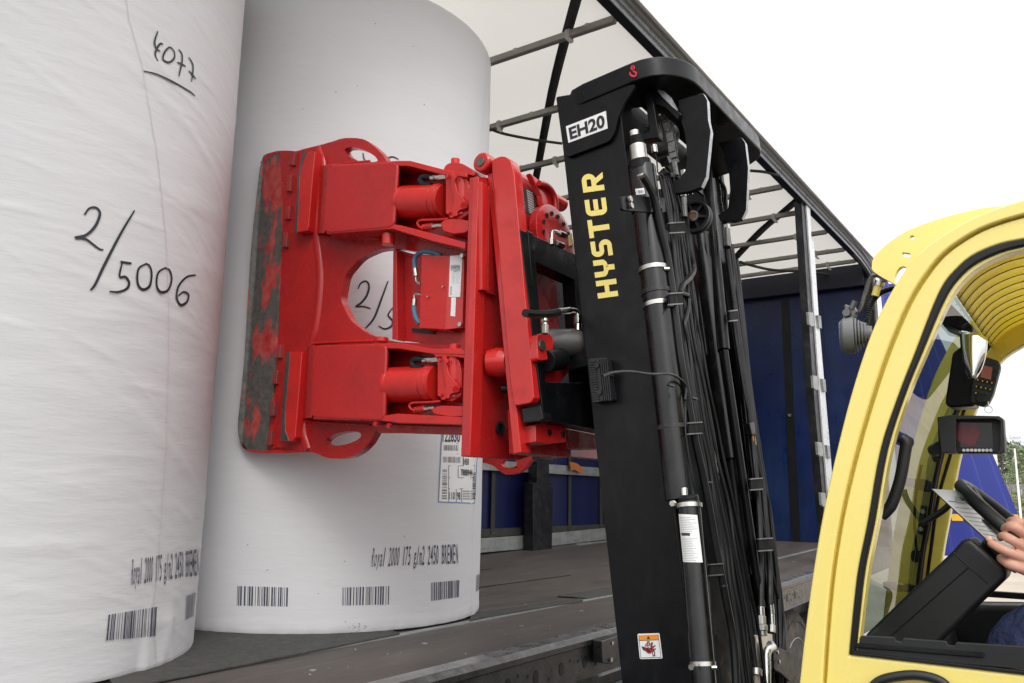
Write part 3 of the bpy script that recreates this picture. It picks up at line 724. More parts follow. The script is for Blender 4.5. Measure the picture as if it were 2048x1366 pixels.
# reinforcement plate under the crown (near side) with the white sign
plate('gusset_plate', BLK, mu, SX(XM-.004), arcs([(1115, 196), (1274, 170), (1268, 184), (1252, 208), (1238, 240), (1232, 268), (1222, 285), (1140, 316), (1131, 312), (1116, 205)], 8, 4), -.010, bev=.002)
# crown plate, U shaped in plan: front leg at the near side, along the rear, and to the far side
UC = 3.118
def crown():
    x0, x1, f0, f1, r = XM-.02, 2.945, .515, .905, .14
    pts = [(x0+.10, f1), (x0+.035, f1-.008), (x0+.008, f1-.035), (x0, f1-.08)]
    for k in range(9): t = pi+k*pi/16; pts.append((x0+r*1.2+r*1.2*cos(t), f0+r+r*sin(t)))
    for k in range(9): t = 1.5*pi+k*pi/16; pts.append((x1-r*.8+r*.8*cos(t), f0+r+r*sin(t)))
    pts += [(x1, f1), (x1-.10, f1), (x1-.10, f1-.1), (x1-.16, f1-.2), (x0+.16, f1-.2), (x0+.10, f1-.1), (x0+.10, f1)]
    return MB().prism([frp(x, f, UC-.066) for x, f in pts], U*.066)
crown().build('crown_plate', BLK, fk, .006)
MB().prism([frp(XM+.0, FFR-.20, 2.93), frp(XR, FFR-.20, 2.93), frp(XR, FFR-.19, 2.93), frp(XM, FFR-.19, 2.93)], U*.15).build('crown_web', BLK, fk, .003)
# hooks (reach down from the crown rear), sawn bright rear edges
def hook(x, pts, th=.022):
    h = plate('crown_bracket', BLK, fk, SX(x), pts, th, bev=0); h.data.materials.append(EDGE)
    for p in h.data.polygons:
        if abs(p.normal.x) < .3 and p.normal.y < -.35 and p.center.z > SX(x)(pts[0][0], pts[0][1]).z-.9: p.material_index = 1 if max(h.data.vertices[v].co.y for v in p.vertices) < ymid(x, pts) else 0
    b = h.modifiers.new('bevel', 'BEVEL'); b.width = .001; b.limit_method = 'ANGLE'
def ymid(x, pts): return (min(SX(x)(a, b).y for a, b in pts)*1.9 + max(SX(x)(a, b).y for a, b in pts)*.1)/2 + .03
h1 = [(1356, 200), (1406, 186), (1414, 200), (1416, 240), (1421, 262), (1412, 352), (1402, 374), (1378, 383), (1350, 387), (1345, 374), (1346, 362), (1360, 357), (1371, 340), (1374, 320), (1372, 285), (1368, 262), (1360, 235)]
hook(2.215, h1)
h2 = [(1438, 285), (1483, 275), (1490, 285), (1496, 335), (1492, 420), (1483, 438), (1466, 443), (1440, 442), (1436, 430), (1446, 424), (1456, 416), (1460, 380), (1458, 350), (1448, 310)]
hook(2.60, h2)
plate('crown_bracket', BLK, fk, SX(2.20), [(1278, 182), (1290, 178), (1310, 178), (1330, 186), (1360, 228), (1355, 240), (1330, 215), (1300, 205), (1282, 215)], .05)
plate('sawn_edge', EDGE, fk, SX(2.195), [(1312, 178), (1328, 182), (1342, 195), (1361, 229), (1359, 224), (1345, 214), (1325, 194)], .004, bev=0)
plate('chain_arm', BLK, fk, SX(2.18), arcs([(1289, 186), (1300, 184), (1307, 205), (1317, 265), (1316, 276), (1300, 278), (1262, 285), (1262, 272), (1299, 262), (1290, 205)], 4, 3), .035)
# lift cylinder nearest the camera, with bands, fittings
F1 = SF(.685)
def fcyl(S, a, b, rpx, mat, name, parent=fk, seg=32, r2=None):
    p, q = S(*a), S(*b); rs = px_size((p+q)/2)*rpx; return MB().cyl(p, q, rs, seg=seg).build(name, mat, parent, .0015)
lc = fcyl(F1, (1284, 336), (1361, 1000), 28.5, BLKG, 'lift_cylinder')
fcyl(F1, (1275, 292), (1279, 324), 17, STEEL, 'cylinder_collar', lc); fcyl(F1, (1268, 262), (1270, 274), 10, STEEL, 'collar_nut', lc); fcyl(F1, (1270, 272), (1275, 294), 15, BLK, 'rod_end', lc)
fcyl(F1, (1279, 322), (1282, 340), 22, BLK, 'cylinder_gland', lc)
def band(S, a, b, rpx, h, mat, nm, par, screw=True):
    """clamp band round the tube running a->b, centred at fraction h"""
    p, q = S(*a), S(*b); d = (q-p).normalized(); c = p+(q-p)*h; k = px_size(c); r = k*rpx
    o = MB().lathe(c-d*k*4.2, d, [(0, r), (0, r+.0022), (k*8.4, r+.0022), (k*8.4, r)], 32).build(nm, mat, par)
    if screw:
        s_ = c+RR*(r*.72)-FF*(r*.8); MB().cyl(s_-RR*k*5, s_+RR*k*6, k*4.2, seg=12).build('band_screw', STEEL, o, .0006)
for (y, mt) in ((557, STEEL), (630, STEEL), (604, GREASE), (430, BLK), (868, GREASE)): band(F1, (1284, 336), (1361, 1000), 28.8, (y-336)/664, mt, 'clamp_band', lc, mt is STEEL)
plate('band_bracket', BLK, fk, SF(.655), arcs([(1243, 392), (1266, 390), (1290, 392), (1330, 395), (1332, 425), (1290, 424), (1246, 420)], 4, 3), .01, bev=.002)
m = MB(); 
for x, y in ((1258, 399), (1260, 412)): bolt(m, SF(.652), x, y, 7, -V, .008)
m.build('hex_bolt', STEEL, fk, .001)
# lower accumulator with sticker
F2 = SF(.64)
A0, A1 = (1378, 1004), (1418, 1480)
ac = fcyl(F2, A0, A1, 23.5, BLKG, 'accumulator')
fcyl(F2, (1376, 992), (1379, 1006), 20, RUB, 'accumulator_cap', ac); fcyl(F2, (1368, 976), (1369, 992), 6.5, STEEL, 'gas_valve', ac)
band(F2, A0, A1, 24.2, .018, STEEL, 'clamp_band', ac, False); band(F2, A0, A1, 24.2, .70, STEEL, 'clamp_band', ac)
m = MB(); bolt(m, F2, 1348, 1007, 6, MX, .012); bolt(m, F2, 1386, 1333, 6, MX, .012); m.build('hex_bolt', STEEL, ac)
class CylA:   # surface of an inclined cylinder
    def __init__(s, S, a, b, rpx, extra=0): s.p, q = S(*a), S(*b); s.d = (q-s.p).normalized(); s.r = px_size((s.p+q)/2)*rpx+extra
    def __call__(s, x, y):
        r_ = ray(x, y).normalized(); w0 = CAM-s.p; a = r_-s.d*r_.dot(s.d); b = w0-s.d*w0.dot(s.d)
        A, B, C_ = a.dot(a), 2*a.dot(b), b.dot(b)-s.r**2; D = max(0, B*B-4*A*C_); return CAM+r_*((-B-sqrt(D))/2/A)
    def nrm(s, p): w0 = p-s.p; return (w0-s.d*w0.dot(s.d)).normalized()
CA = CylA(F2, A0, A1, 23.5)
SQ = [(1367, 1124), (1405, 1125), (1394, 1030), (1358, 1028)]
m = MB(); qrect(m, SQ, CA, 0, 0, 1, 1, .001, 12); st = m.build('data_sticker', WHT, ac)
m = MB()
for k in range(26):
    v = .03+k*.036
    if .5 < v < .6: continue
    qrect(m, SQ, CA, .06, v, .06+random.uniform(.5, .85), v+.010, .0016, 6)
m.build('sticker_print', GPRT, st)
m = MB(); qrect(m, SQ, CA, .06, .55, .50, .61, .0016, 4); m.build('sticker_logo_box', LINK, st)
m = MB(); text(m, 'Parker', [(1366, 1077), (1380, 1077), (1379.5, 1071.5), (1365.5, 1071.5)], CA, .0022, bold=.03, shear=.2); m.build('sticker_lettering', WHT, st)
CL = CylA(F1, (1284, 336), (1361, 1000), 28.5)
m = MB(); q = [(1273, 390), (1290, 388), (1288, 376), (1271, 378)]; qrect(m, q, CL, 0, 0, 1, 1, .001, 4); s2 = m.build('barcode_sticker', WHT, lc); barcode([(1275, 388), (1288, 386), (1287, 380), (1274, 381)], CL, s2, .0016, 31, 24, LINK)
# hose pulley, inner cylinders, far side tubes
def pulley(S, x, y, rpx):
    c = S(x, y); k = px_size(c); r = k*rpx; A = V3((1, 0, 0))
    p = MB().lathe(c, A, [(.028, r*.80), (.0, r*.80), (-.002, r*.86), (-.002, r), (.008, r), (.014, r*.9), (.020, r), (.030, r), (.030, r*.8)], 44).build('hose_pulley', PLA, fk)
    MB().lathe(c+A*.012, A, [(0, r*.80), (.004, r*.80)], 30).build('pulley_web', BLK, p)
    for j in range(6):
        t = j*pi/3+.3; d = V*cos(t)+U*sin(t); MB().obox(c+d*r*.55+A*.007, (d, A, d.cross(A)), (r*.30, .006, r*.07)).build('pulley_spoke', PLA, p)
    MB().lathe(c-A*.004, A, [(.02, k*11), (0, k*11), (0, k*7.5), (.02, k*7.5)], 24).build('pulley_bearing', STEEL, p); MB().cyl(c-A*.002, c+A*.02, k*7.4).build('pulley_pin', BROWN, p)
pulley(SF(.632), 1387, 432, 33)
F3 = SF(.74)
fcyl(F3, (1400, 470), (1463, 918), 22, BLKG, 'lift_cylinder'); fcyl(F3, (1452, 830), (1490, 1150), 14, BLK, 'cylinder_rod')
fcyl(SF(.70), (1412, 330), (1448, 700), 11, BLK, 'lift_tube'); fcyl(SF(.70), (1448, 700), (1522, 1215), 8.5, BLK, 'lift_tube')
fcyl(SF(.72), (1432, 300), (1512, 1000), 10, BLKG, 'lift_tube')
upright(2.42, 2.60, .80, .82, .4, 2.75, BLK, 'mast_shield')
upright(2.32, 2.72, .90, .915, .4, 2.3, BLK, 'mast_shield')
# chain
def chain(S, pts, rpx, n):
    P = catmull(PX(S, pts), 8); L = [P[int(i*(len(P)-1)/n)] for i in range(n+1)]; m = MB(); k = px_size(P[0])
    for i in range(n):
        a, b = L[i], L[i+1]; d = (b-a).normalized(); c = (a+b)/2; hl = (b-a).length*.62
        for s_ in (-1, 1):
            o = s_*k*(5.5 if i % 2 else 3.5)
            m.obox(c+V3((o, 0, 0)), (d, d.cross(V3((1, 0, 0))), V3((1, 0, 0))), (hl, k*rpx*.55, k*.9))
        m.cyl(a-V3((k*7, 0, 0)), a+V3((k*7, 0, 0)), k*2.2, seg=8)
    return m.build('lift_chain', DKST, fk, .0006)
chain(SF(.598), [(1322, 232), (1332, 245), (1340, 268), (1345, 292), (1348, 315)], 13, 9)
c0 = SF(.665)(1322, 275); k = px_size(c0)
MB().lathe(c0-V3((.012, 0, 0)), (1, 0, 0), [(0, k*34), (.004, k*37), (.008, k*31), (.018, k*31), (.022, k*37), (.026, k*34)], 40).build('chain_sheave', DKST, fk)
S = SF(.66)
MB().prism(PX(S, [(1334, 312), (1352, 308), (1360, 322), (1352, 328), (1340, 328)]), V*.03).build('chain_anchor', DKST, fk, .002)
for a, b in (((1346, 325), (1351, 352)), ((1365, 388), (1369, 436)), ((1452, 455), (1454, 495))): fcyl(SF(.65), a, b, 7.5, DKST, 'threaded_rod')
m = MB()
for x, y in ((1364, 383), (1380, 379), (1366, 340), (1452, 450)): bolt(m, SF(.648), x, y, 8 if x in (1364, 1452) else 5, -U, .018)
m.build('hex_nut', STEEL, fk, .001)
chain(SF(.72), [(1430, 330), (1436, 360), (1440, 400), (1444, 425)], 9, 8)
# sensor at the crown
fcyl(SF(.66), (1308, 290), (1310, 306), 6, STEEL, 'proximity_sensor'); hose(MB(), SF(.66), [(1310, 306), (1314, 325), (1316, 345), (1326, 350)], 1.6).build('sensor_cable', RUB, fk)
# hoses
def H(pts, r, f=.66, mat=RUB, nm='hydraulic_hose', seg=8, par=fk): return hose(MB(), SF(f), pts, r, 6, seg).build(nm, mat, par)
H([(1285, 352), (1297, 372), (1311, 405), (1325, 470), (1336, 520), (1345, 580), (1352, 640), (1362, 720), (1376, 800), (1388, 868), (1408, 960), (1423, 1040), (1437, 1120), (1452, 1200), (1468, 1290), (1474, 1400)], 7.5, .640)
fcyl(SF(.648), (1280, 348), (1286, 362), 7, STEEL, 'hose_fitting')
for i, dx in enumerate((0, 6, 12, 18)):
    H([(1320+dx*.4, 345-i*2), (1328+dx, 360), (1338+dx*.9, 400), (1344+dx, 450), (1350+dx, 520), (1358+dx*.6, 600), (1368+dx, 680), (1380+dx, 760), (1392+dx, 840), (1408+dx, 920), (1420+dx*1.2, 1000), (1434+dx*1.2, 1080), (1446+dx*1.3, 1160), (1458+dx*1.5, 1240), (1466+dx*2, 1330), (1470+dx*2, 1420)], 3.6, .665+.006*i, RUB if i % 2 else SLEEVE)
H([(1337, 350), (1352, 352), (1364, 375), (1372, 430), (1380, 500), (1388, 535), (1380, 555), (1366, 570), (1360, 590)], 5.5, .655)
H([(1362, 586), (1376, 592), (1378, 608), (1374, 630), (1370, 648), (1376, 680)], 4.5, .65)
H([(1370, 800), (1372, 870), (1384, 950), (1396, 1010), (1404, 1080), (1416, 1150), (1424, 1260), (1440, 1366)], 3, .645)
H([(1397, 905), (1412, 960), (1425, 1010), (1443, 1090), (1450, 1180), (1462, 1260)], 5.5, .67, SLEEVE)
H([(1410, 880), (1425, 960), (1438, 1030), (1454, 1110), (1466, 1190)], 6, .68, SLEEVE)
H([(1205, 752), (1225, 745), (1260, 743), (1300, 748), (1340, 748), (1362, 760), (1372, 775), (1370, 800)], 3.2, .635, RUB, 'sensor_cable')
HR = random.Random(21)
for i in range(9):
    dx = 4+i*6+HR.uniform(-2, 2); w_ = HR.uniform(2.2, 3.6); f_ = .655+.012*HR.random()
    base = [(1318, 352), (1330, 400), (1338, 460), (1346, 530), (1356, 610), (1366, 690), (1378, 770), (1392, 850), (1406, 930), (1422, 1010), (1436, 1090), (1448, 1170), (1460, 1250), (1470, 1330), (1480, 1420)]
    H([(x+dx*.55+dx*.6*(y-352)/1000+HR.uniform(-3, 3), y) for x, y in base], w_, f_, SLEEVE if i % 2 else RUB)
for i in range(5):
    dx = i*7; H([(1462+dx*.4+HR.uniform(-2, 2), 520), (1474+dx*.5, 640), (1490+dx*.5+HR.uniform(-3, 3), 780), (1504+dx*.6, 900), (1518+dx*.7+HR.uniform(-3, 3), 1010), (1530+dx*.8, 1120), (1538+dx, 1230), (1540+dx*1.2, 1400)], HR.uniform(2, 3.4), .70, SLEEVE if i % 2 else RUB)
# jagged grease line of the middle rail
m = MB(); rg = random.Random(12)
pts = [(1364+(x_-1364), y_) for x_, y_ in [(1370, 500), (1385, 600), (1400, 720), (1418, 850), (1436, 980), (1456, 1110), (1478, 1240), (1500, 1366)]]
P = catmull(PX(SF(.70), pts), 24); P = [p+V3((rg.uniform(-.004, .004), 0, 0)) for p in P]
m.ribbon(P, [-V]*len(P), .014); gl_ = m.build('grease_streak', GREASE, fk); sm_ = gl_.modifiers.new('t', 'SOLIDIFY'); sm_.thickness = .006
CLIPB = pm('dull_black_clip', (.006, .006, .006), .75, spec=.15, var=.2, bmp=.1)
# clips holding the hoses
def clip(x, y, w_=26, h_=22, f=.63):
    o = plate('hose_clip', CLIPB, fk, SF(f), [(x-w_/2, y-h_/2+1), (x+w_/2, y-h_/2-1), (x+w_/2+3, y+h_/2-1), (x-w_/2+2, y+h_/2+1)], .006, bev=.0015)
    for s_ in (-1, 1):
        plate('clip_rim', DKST, o, SF(f-.003), [(x-w_/2, y+s_*h_/2-1.2), (x+w_/2+1, y+s_*h_/2-3), (x+w_/2+1, y+s_*h_/2-.6), (x-w_/2, y+s_*h_/2+1.2)], .006, bev=0)
clip(1354, 456, 30, 20); clip(1352, 598); clip(1391, 857); clip(1433, 1140); clip(1467, 632, 16, 20, .66); clip(1513, 969, 24, 22, .66); clip(1531, 1090, 28, 24, .66)
for (x, y) in ((1342, 771), (1388, 797), (1418, 965), (1448, 1172)):
    p = SF(.635)(x, y); kk = px_size(p); MB().obox(p, (V3((1, 0, 0)), V, U), (kk*14, .004, kk*2)).build('cable_tie', RUB, fk, .0008)
# right-hand hose set down to the steel fittings
for i, pts in enumerate(([(1450, 470), (1462, 560), (1474, 640), (1490, 760), (1502, 850), (1512, 950), (1518, 1030), (1522, 1120), (1522, 1215)],
            [(1462, 490), (1472, 560), (1484, 650), (1500, 780), (1510, 870), (1524, 960), (1532, 1050), (1539, 1130), (1540, 1210)],
            [(1440, 360), (1450, 380), (1452, 410), (1456, 470), (1466, 540), (1468, 600), (1478, 700), (1494, 800), (1506, 880), (1520, 950), (1538, 1010), (1548, 1090), (1556, 1170), (1560, 1270), (1560, 1400)],
            [(1466, 640), (1488, 780), (1498, 830)], [(1506, 900), (1512, 960), (1528, 1060), (1548, 1160), (1566, 1240), (1566, 1300)])):
    H(pts, (5.5, 5.5, 4, 2.5, 3)[i], .69)
m = MB(); 
hose(MB(), SF(.685), [(1505, 872), (1508, 885), (1509, 895)], 1.5).build('orange_wire', ORG, fk); hose(MB(), SF(.685), [(1509, 871), (1511, 885), (1511, 893)], 1.3).build('yellow_wire', YTXT, fk)
plate('cable_connector', BLK, fk, SF(.68), [(1499, 846), (1509, 843), (1512, 868), (1504, 870)], .02)
S5 = SF(.69)
for a, b, r in (((1521, 1214), (1522, 1232), 7.5), ((1522, 1232), (1523, 1250), 9.5), ((1523, 1250), (1524, 1262), 12), ((1524, 1262), (1525, 1272), 10), ((1541, 1208), (1543, 1228), 6.5), ((1543, 1228), (1544, 1250), 6), ((1544, 1250), (1544, 1266), 7)):
    fcyl(S5, a, b, r, STEEL, 'hose_fitting', seg=6 if r in (12, 9.5, 7) else 20)
plate('valve_block', STEEL, fk, S5, [(1511, 1270), (1545, 1266), (1549, 1338), (1518, 1337)], .05, bev=.003)
m = MB(); pa, pb, pc = S5(1524, 1296)-V*.03, S5(1513, 1305)-V*.03, S5(1512, 1338)-V*.03
m.tube(catmull([S5(1528, 1290)+V*.01-V*.03, pa, pb, pc, S5(1512, 1375)-V*.03], 4), px_size(pa)*9, 12); m.build('elbow_fitting', STEEL, fk)
H([(1512, 1345), (1514, 1400)], 8, .655, pm('tan_hose', (.33, .26, .22), .6)); fcyl(SF(.655), (1512, 1338), (1512, 1352), 12, STEEL, 'hose_fitting')
plate('bracket_plate', BLK, fk, SF(.66), arcs([(1546, 1296), (1556, 1294), (1586, 1306), (1594, 1350), (1582, 1366), (1560, 1345), (1548, 1340)], 5, 3), .006)
m = MB()
for x, y in ((1553, 1304), (1556, 1323)): bolt(m, SF(.655), x, y, 4, -V, .006)
m.build('hex_bolt', STEEL, fk)
# vibration sensor / lamp block on the near upright
S = SX(XM-.035)
sb = plate('ribbed_light', PLA, fk, S, arcs([(1175, 717), (1212, 715), (1218, 760), (1224, 799), (1220, 801), (1185, 806), (1180, 780)], 4, 3), .034, bev=.004)
m = MB()
for i in range(17):
    y = 722+i*5; x0 = 1176+i*.55; m.prism(PX(SX(XM-.039), [(x0, y), (x0+14, y-.8), (x0+14, y+1.6), (x0, y+2.4)]), (.006, 0, 0))
for i in range(5):
    x0 = 1196+i*4.2; m.prism(PX(SX(XM-.039), [(x0, 717), (x0+2, 717), (x0+10, 801), (x0+8, 801)]), (.006, 0, 0))
m.build('cooling_rib', PLA, sb)
m = MB()
for x, y in ((1195, 731), (1200, 785)): bolt(m, SX(XM-.04), x, y, 5, MX, .005)
m.build('cap_screw', PLA, sb)
MB().cyl(SX(XM-.03)(1204, 756), SX(XM-.03)(1226, 749), .007).build('cable_gland', PLA, sb)
# letters on the upright: strokes across mast, read from bottom to top
S = SX(XM)
def letters(par):
    m = MB()
    # letter box: u along the word (bottom->top of mast), v from right (letter foot) to left (letter head)
    def mp(u, v):    # u 0..1 over the whole word, v 0 foot .. 1 head; px measured at both ends
        foot = (1237+(1205-1237)*u+0*v, 592+(344-592)*u); head = (1196.5+(1162-1196.5)*u, 597.5+(350-597.5)*u)
        return (foot[0]+(head[0]-foot[0])*v, foot[1]+(head[1]-foot[1])*v)
    def poly(L): m.add([lift(S, *mp(u, v), .0012) for u, v in L], [tuple(range(len(L)))])
    w_ = .043
    def r(u0, v0, u1, v1): poly([(u0, v0), (u1, v0), (u1, v1), (u0, v1)])
    def arc(cu, cv, ru, rv, a0, a1, tu=.043, tv=.26, n=8):
        for k in range(n):
            t0, t1 = radians(a0+(a1-a0)*k/n), radians(a0+(a1-a0)*(k+1)/n)
            poly([(cu+ru*cos(t0), cv+rv*sin(t0)), (cu+ru*cos(t1), cv+rv*sin(t1)), (cu+(ru-tu)*cos(t1), cv+(rv-tv)*sin(t1)), (cu+(ru-tu)*cos(t0), cv+(rv-tv)*sin(t0))])
    x = 0; L_ = .140; th = .22
    # H
    r(0, 0, w_, 1); r(.098, 0, .141, 1); r(w_, .39, .098, .39+th)
    # Y
    x = .168; r(x, .55, x+w_, 1); r(x+.095, .55, x+.138, 1); r(x+.048, 0, x+.091, .42)
    arc(x+.069, .56, .069, .26, 180, 270, .043, .22); arc(x+.069, .56, .069, .26, 270, 360, .043, .22); r(x+.048, .30, x+.091, .42)
    # S
    x = .33; r(x, 0, x+.085, th); r(x+.045, .39, x+.085, .61); r(x+.045, .78, x+.128, 1)
    arc(x+.045, .695, .045, .305, 90, 180, .043, .22); arc(x+.045, .695, .045, .305, 180, 270, .043, .22); arc(x+.085, .305, .048, .305, -90, 0, .043, .22); arc(x+.085, .305, .048, .305, 0, 90, .043, .22)
    # T
    x = .487; r(x, .78, x+.145, 1); r(x+.051, 0, x+.094, .78)
    # E
    x = .66; r(x+.045, 0, x+.135, th); r(x+.045, .39, x+.130, .61); r(x+.045, .78, x+.135, 1); r(x, .3, x+w_, .7)
    arc(x+.045, .70, .045, .30, 90, 180, .043, .22); arc(x+.045, .30, .045, .30, 180, 270, .043, .22)
    # R
    x = .855; r(x, 0, x+w_, 1); r(x+w_, .78, x+.09, 1); r(x+w_, .35, x+.09, .35+th)
    arc(x+.09, .675, .055, .325, -90, 0, .043, .22); arc(x+.09, .675, .055, .325, 0, 90, .043, .22)
    poly([(x+.058, .36), (x+.103, .36), (x+.145, 0), (x+.098, 0)])
    m.build('yellow_lettering', YTXT, par)
letters(mu)
SG = SX(XM-.014)
sg = plate('white_sign', WHT, mu, SG, [(1137, 286), (1215.5, 257), (1212, 222), (1132, 253)], -.001, bev=0)
m = MB(); text(m, 'EH20', [(1141, 280), (1211, 254), (1208, 228), (1137, 256)], SX(XM-.015), .001, bold=.034); m.build('sign_lettering', INK, sg)
# pinch warning sticker
S = SX(XM)
wq = [(1280, 1318), (1325.5, 1317), (1319, 1266), (1275, 1268)]
ws = MB(); ws.add([lift(S, x, y, .0008) for x, y in arcs([(1280, 1318), (1325.5, 1317), (1319, 1266), (1275, 1267.5)], 3, 3)], [tuple(range(16))]); ws = ws.build('warning_sticker', WHT, mu)
m = MB(); qrect(m, wq, S, .06, .74, .94, .95, .0014); m.build('warning_header', ORG, ws)
m = MB()
for a in ((.05, .04, .07, .95), (.93, .04, .95, .95), (.05, .04, .95, .06), (.05, .73, .95, .75)): qrect(m, wq, S, *a, .0016)
def wpoly(L, e=.0018): m.add([lift(S, *quad(wq, u, v), e) for u, v in L], [tuple(range(len(L)))])
wpoly([(.40, .78), (.56, .78), (.49, .92)])
wpoly([(.14, .52), (.27, .47), (.40, .44), (.60, .44), (.62, .36), (.45, .20), (.30, .30), (.18, .36)]); wpoly([(.52, .46), (.60, .66), (.67, .64), (.60, .44)]); wpoly([(.56, .42), (.72, .54), (.78, .52), (.62, .40)]); wpoly([(.56, .38), (.76, .41), (.76, .37), (.56, .33)])
wpoly([(.40, .52), (.40, .70), (.52, .70), (.52, .52)]); wpoly([(.58, .10), (.58, .34), (.70, .34), (.70, .10)])
m.build('warning_pictogram', LINK, ws)
m = MB(); wpoly([(.44, .56), (.44, .66), (.48, .66), (.48, .56)], .0021); wpoly([(.62, .14), (.62, .28), (.66, .28), (.66, .14)], .0021); m.build('pictogram_highlight', WHT, ws)
m = MB(); R_ = [lift(S, *quad(wq, .46+.17*cos(t), .43+.20*sin(t)), .0024) for t in [2*pi*k/24 for k in range(25)]]; m.ribbon(R_, [MX]*25, .0022); Rr = [lift(S, *quad(wq, .46-.12, .43+.14), .0024), lift(S, *quad(wq, .46+.12, .43-.14), .0024)]; m.ribbon(Rr, [MX]*2, .0022); m.build('prohibition_ring', RSTK, ws)
# hook pictogram on the crown edge
S = SX(XM-.021)
m = MB(); strokes(m, [[(1266, 131), (1263.5, 134), (1264, 138), (1268, 138), (1268.5, 134), (1266, 131)], [(1266, 138), (1268, 143), (1272.5, 146), (1271, 152), (1265, 152), (1260.5, 148), (1261, 144)]], S, 4.2, .001, 6); m.build('hook_pictogram', RSTK, fk)

# ------------------------------------------------ carriage (black) with window
S = SF(.98)
carr = plate('fork_carriage', BLK, fk, SF(1.02), [(1040, 458), (1160, 512), (1200, 530), (1210, 862), (1088, 838)], .05, holes=[[(1062, 520), (1150, 560), (1165, 765), (1084, 764)]], bev=.003)
plate('carriage_bar', BLK, carr, SX(2.005), [(1036, 456), (1052, 459), (1056, 462), (1087, 838), (1082, 846), (1074, 842)], .03, bev=.003)
plate('carriage_foot', RUB, carr, SX(1.99), arcs([(1043, 817), (1080, 811), (1087, 837), (1080, 842), (1046, 846)], 2, 2), .05, bev=.003)
MB().obox(frp(2.5, .96, 2.30), ((1, 0, 0), V, U), (.36, .04, .06)).build('carriage_cross_bar', BLK, carr, .004)
MB().obox(frp(2.42, .99, 2.02), ((1, 0, 0), V, U), (.02, .04, .3)).build('carriage_rib', BLK, carr, .004)
# ================================================================ ROLL CLAMP
cl = thing('roll_clamp', 'red hydraulic roll clamp with worn grey pad gripping the white roll', 'roll clamp', (2.2, 1.9, 1.7))
XA, XB = 2.045, 1.95
S = SX(XA)
body = cat2([(560, 304), (590, 303), (607, 298), (640, 290), (665, 283), (690, 276), (725, 278), (745, 290), (763, 307), (773, 322)], 3) + \
    [(796, 330), (930, 350), (932, 500)] + [(930, 700), (928, 866), (755, 862)] + cat2([(753, 860), (737, 887), (718, 905), (700, 914), (682, 917), (655, 916), (630, 906), (605, 902), (560, 896)], 3) + [(545, 895), (552, 780), (560, 600), (566, 420)]
arm = plate('clamp_arm', RED, cl, S, body, .032, holes=[ell(722, 311, 35, 12, 20), ell(686, 877, 37, 12.5, -12), arcs([(790, 496), (922, 520), (922, 690), (790, 684), (735, 668), (700, 640), (681, 600), (690, 550), (720, 515), (755, 499)], 12, 3)], bev=.006, seg=3)
# raised vertical fold of the arm
rp = [(640, 300), (650, 340), (640, 420), (638, 470), (645, 560), (635, 660), (618, 720), (610, 850), (620, 900)]
m = MB(); P = catmull(PX(SX(XA+.012), rp), 6); m.tube(P, .022, 16); m.build('arm_fold', RED, arm)
# round reliefs beside the boxes
for cx, cy in ((647, 386), (614, 786)):
    plate('relief_disc', pm('dark_red_recess', (.09, .006, .006), .6), arm, SX(XA-.0025), ell(cx+2, cy, 10, 17, 5), .002, bev=0)
    P = [lift(SX(XA), x, y, .001) for x, y in ell(cx, cy, 14, 21, 5, 20, 60, 300)]; MB().tube(P, .0045, 8).build('relief_rim', REDF, arm)
# the two hollow boxes: cover, flanges, floor
def box_arm(cov, top, bot, back, r):
    c = plate('box_cover', RED, arm, SX(XB), arcs(cov, r, 5), .016, bev=.007, seg=4)
    for q, nm in ((top, 'box_flange'), (bot, 'box_flange')): plate(nm, REDF, arm, SX(XB+.003), q, .095, off=V3((XA-XB+.002, 0, 0)), bev=.003)
    q = [SX(XB)(*cov[0]), SX(XB)(*cov[3]), SX(XA)(*back[1]), SX(XA)(*back[0])]
    MB().prism(q, (0, -.01, 0)).build('box_side', RED, arm, .004)
    return c
box_arm([(656, 330), (796, 323), (787, 455), (646, 467)], [(660, 329), (796, 321), (820, 321), (885, 338), (934, 346), (934, 355), (885, 349), (816, 332), (794, 332), (660, 340)], [(652, 458), (786, 448), (800, 450), (870, 468), (930, 484), (930, 498), (870, 484), (800, 463), (786, 458), (652, 468)], [(640, 332), (632, 468)], 14)
box_arm([(626, 690), (773, 687), (768, 842), (620, 836)], [(632, 691), (772, 687), (795, 685), (866, 697), (930, 700), (930, 710), (866, 708), (795, 697), (771, 697), (632, 700)], [(626, 828), (767, 831), (795, 827), (927, 834), (927, 850), (795, 846), (767, 842), (626, 838)], [(612, 692), (604, 838)], 14)
plate('lower_web', RED, arm, SX(XA-.03), [(745, 848), (930, 852), (930, 870), (800, 866), (755, 866)], .03, bev=.003)
def weld(S, pts, rpx, par=None):
    P = catmull(PX(S, pts), 14); rg_ = random.Random(len(P)); R_ = px_size(P[0])*rpx
    MB().tube(P, R_, 8, radii=[R_*(.75+.45*(i % 2)+.2*rg_.random()) for i in range(len(P))]).build('weld_bead', REDF, par or arm)
SWd = SX(XA-.002)
for q, rp in (([(640, 334), (637, 400), (634, 462)], 3), ([(612, 694), (609, 760), (605, 836)], 3), ([(660, 331), (700, 326), (740, 322)], 2.2), ([(640, 472), (700, 476), (760, 478)], 2.6), ([(606, 842), (660, 846), (740, 850)], 2.6), ([(615, 688), (680, 684), (750, 681)], 2.4)): weld(SWd, q, rp)
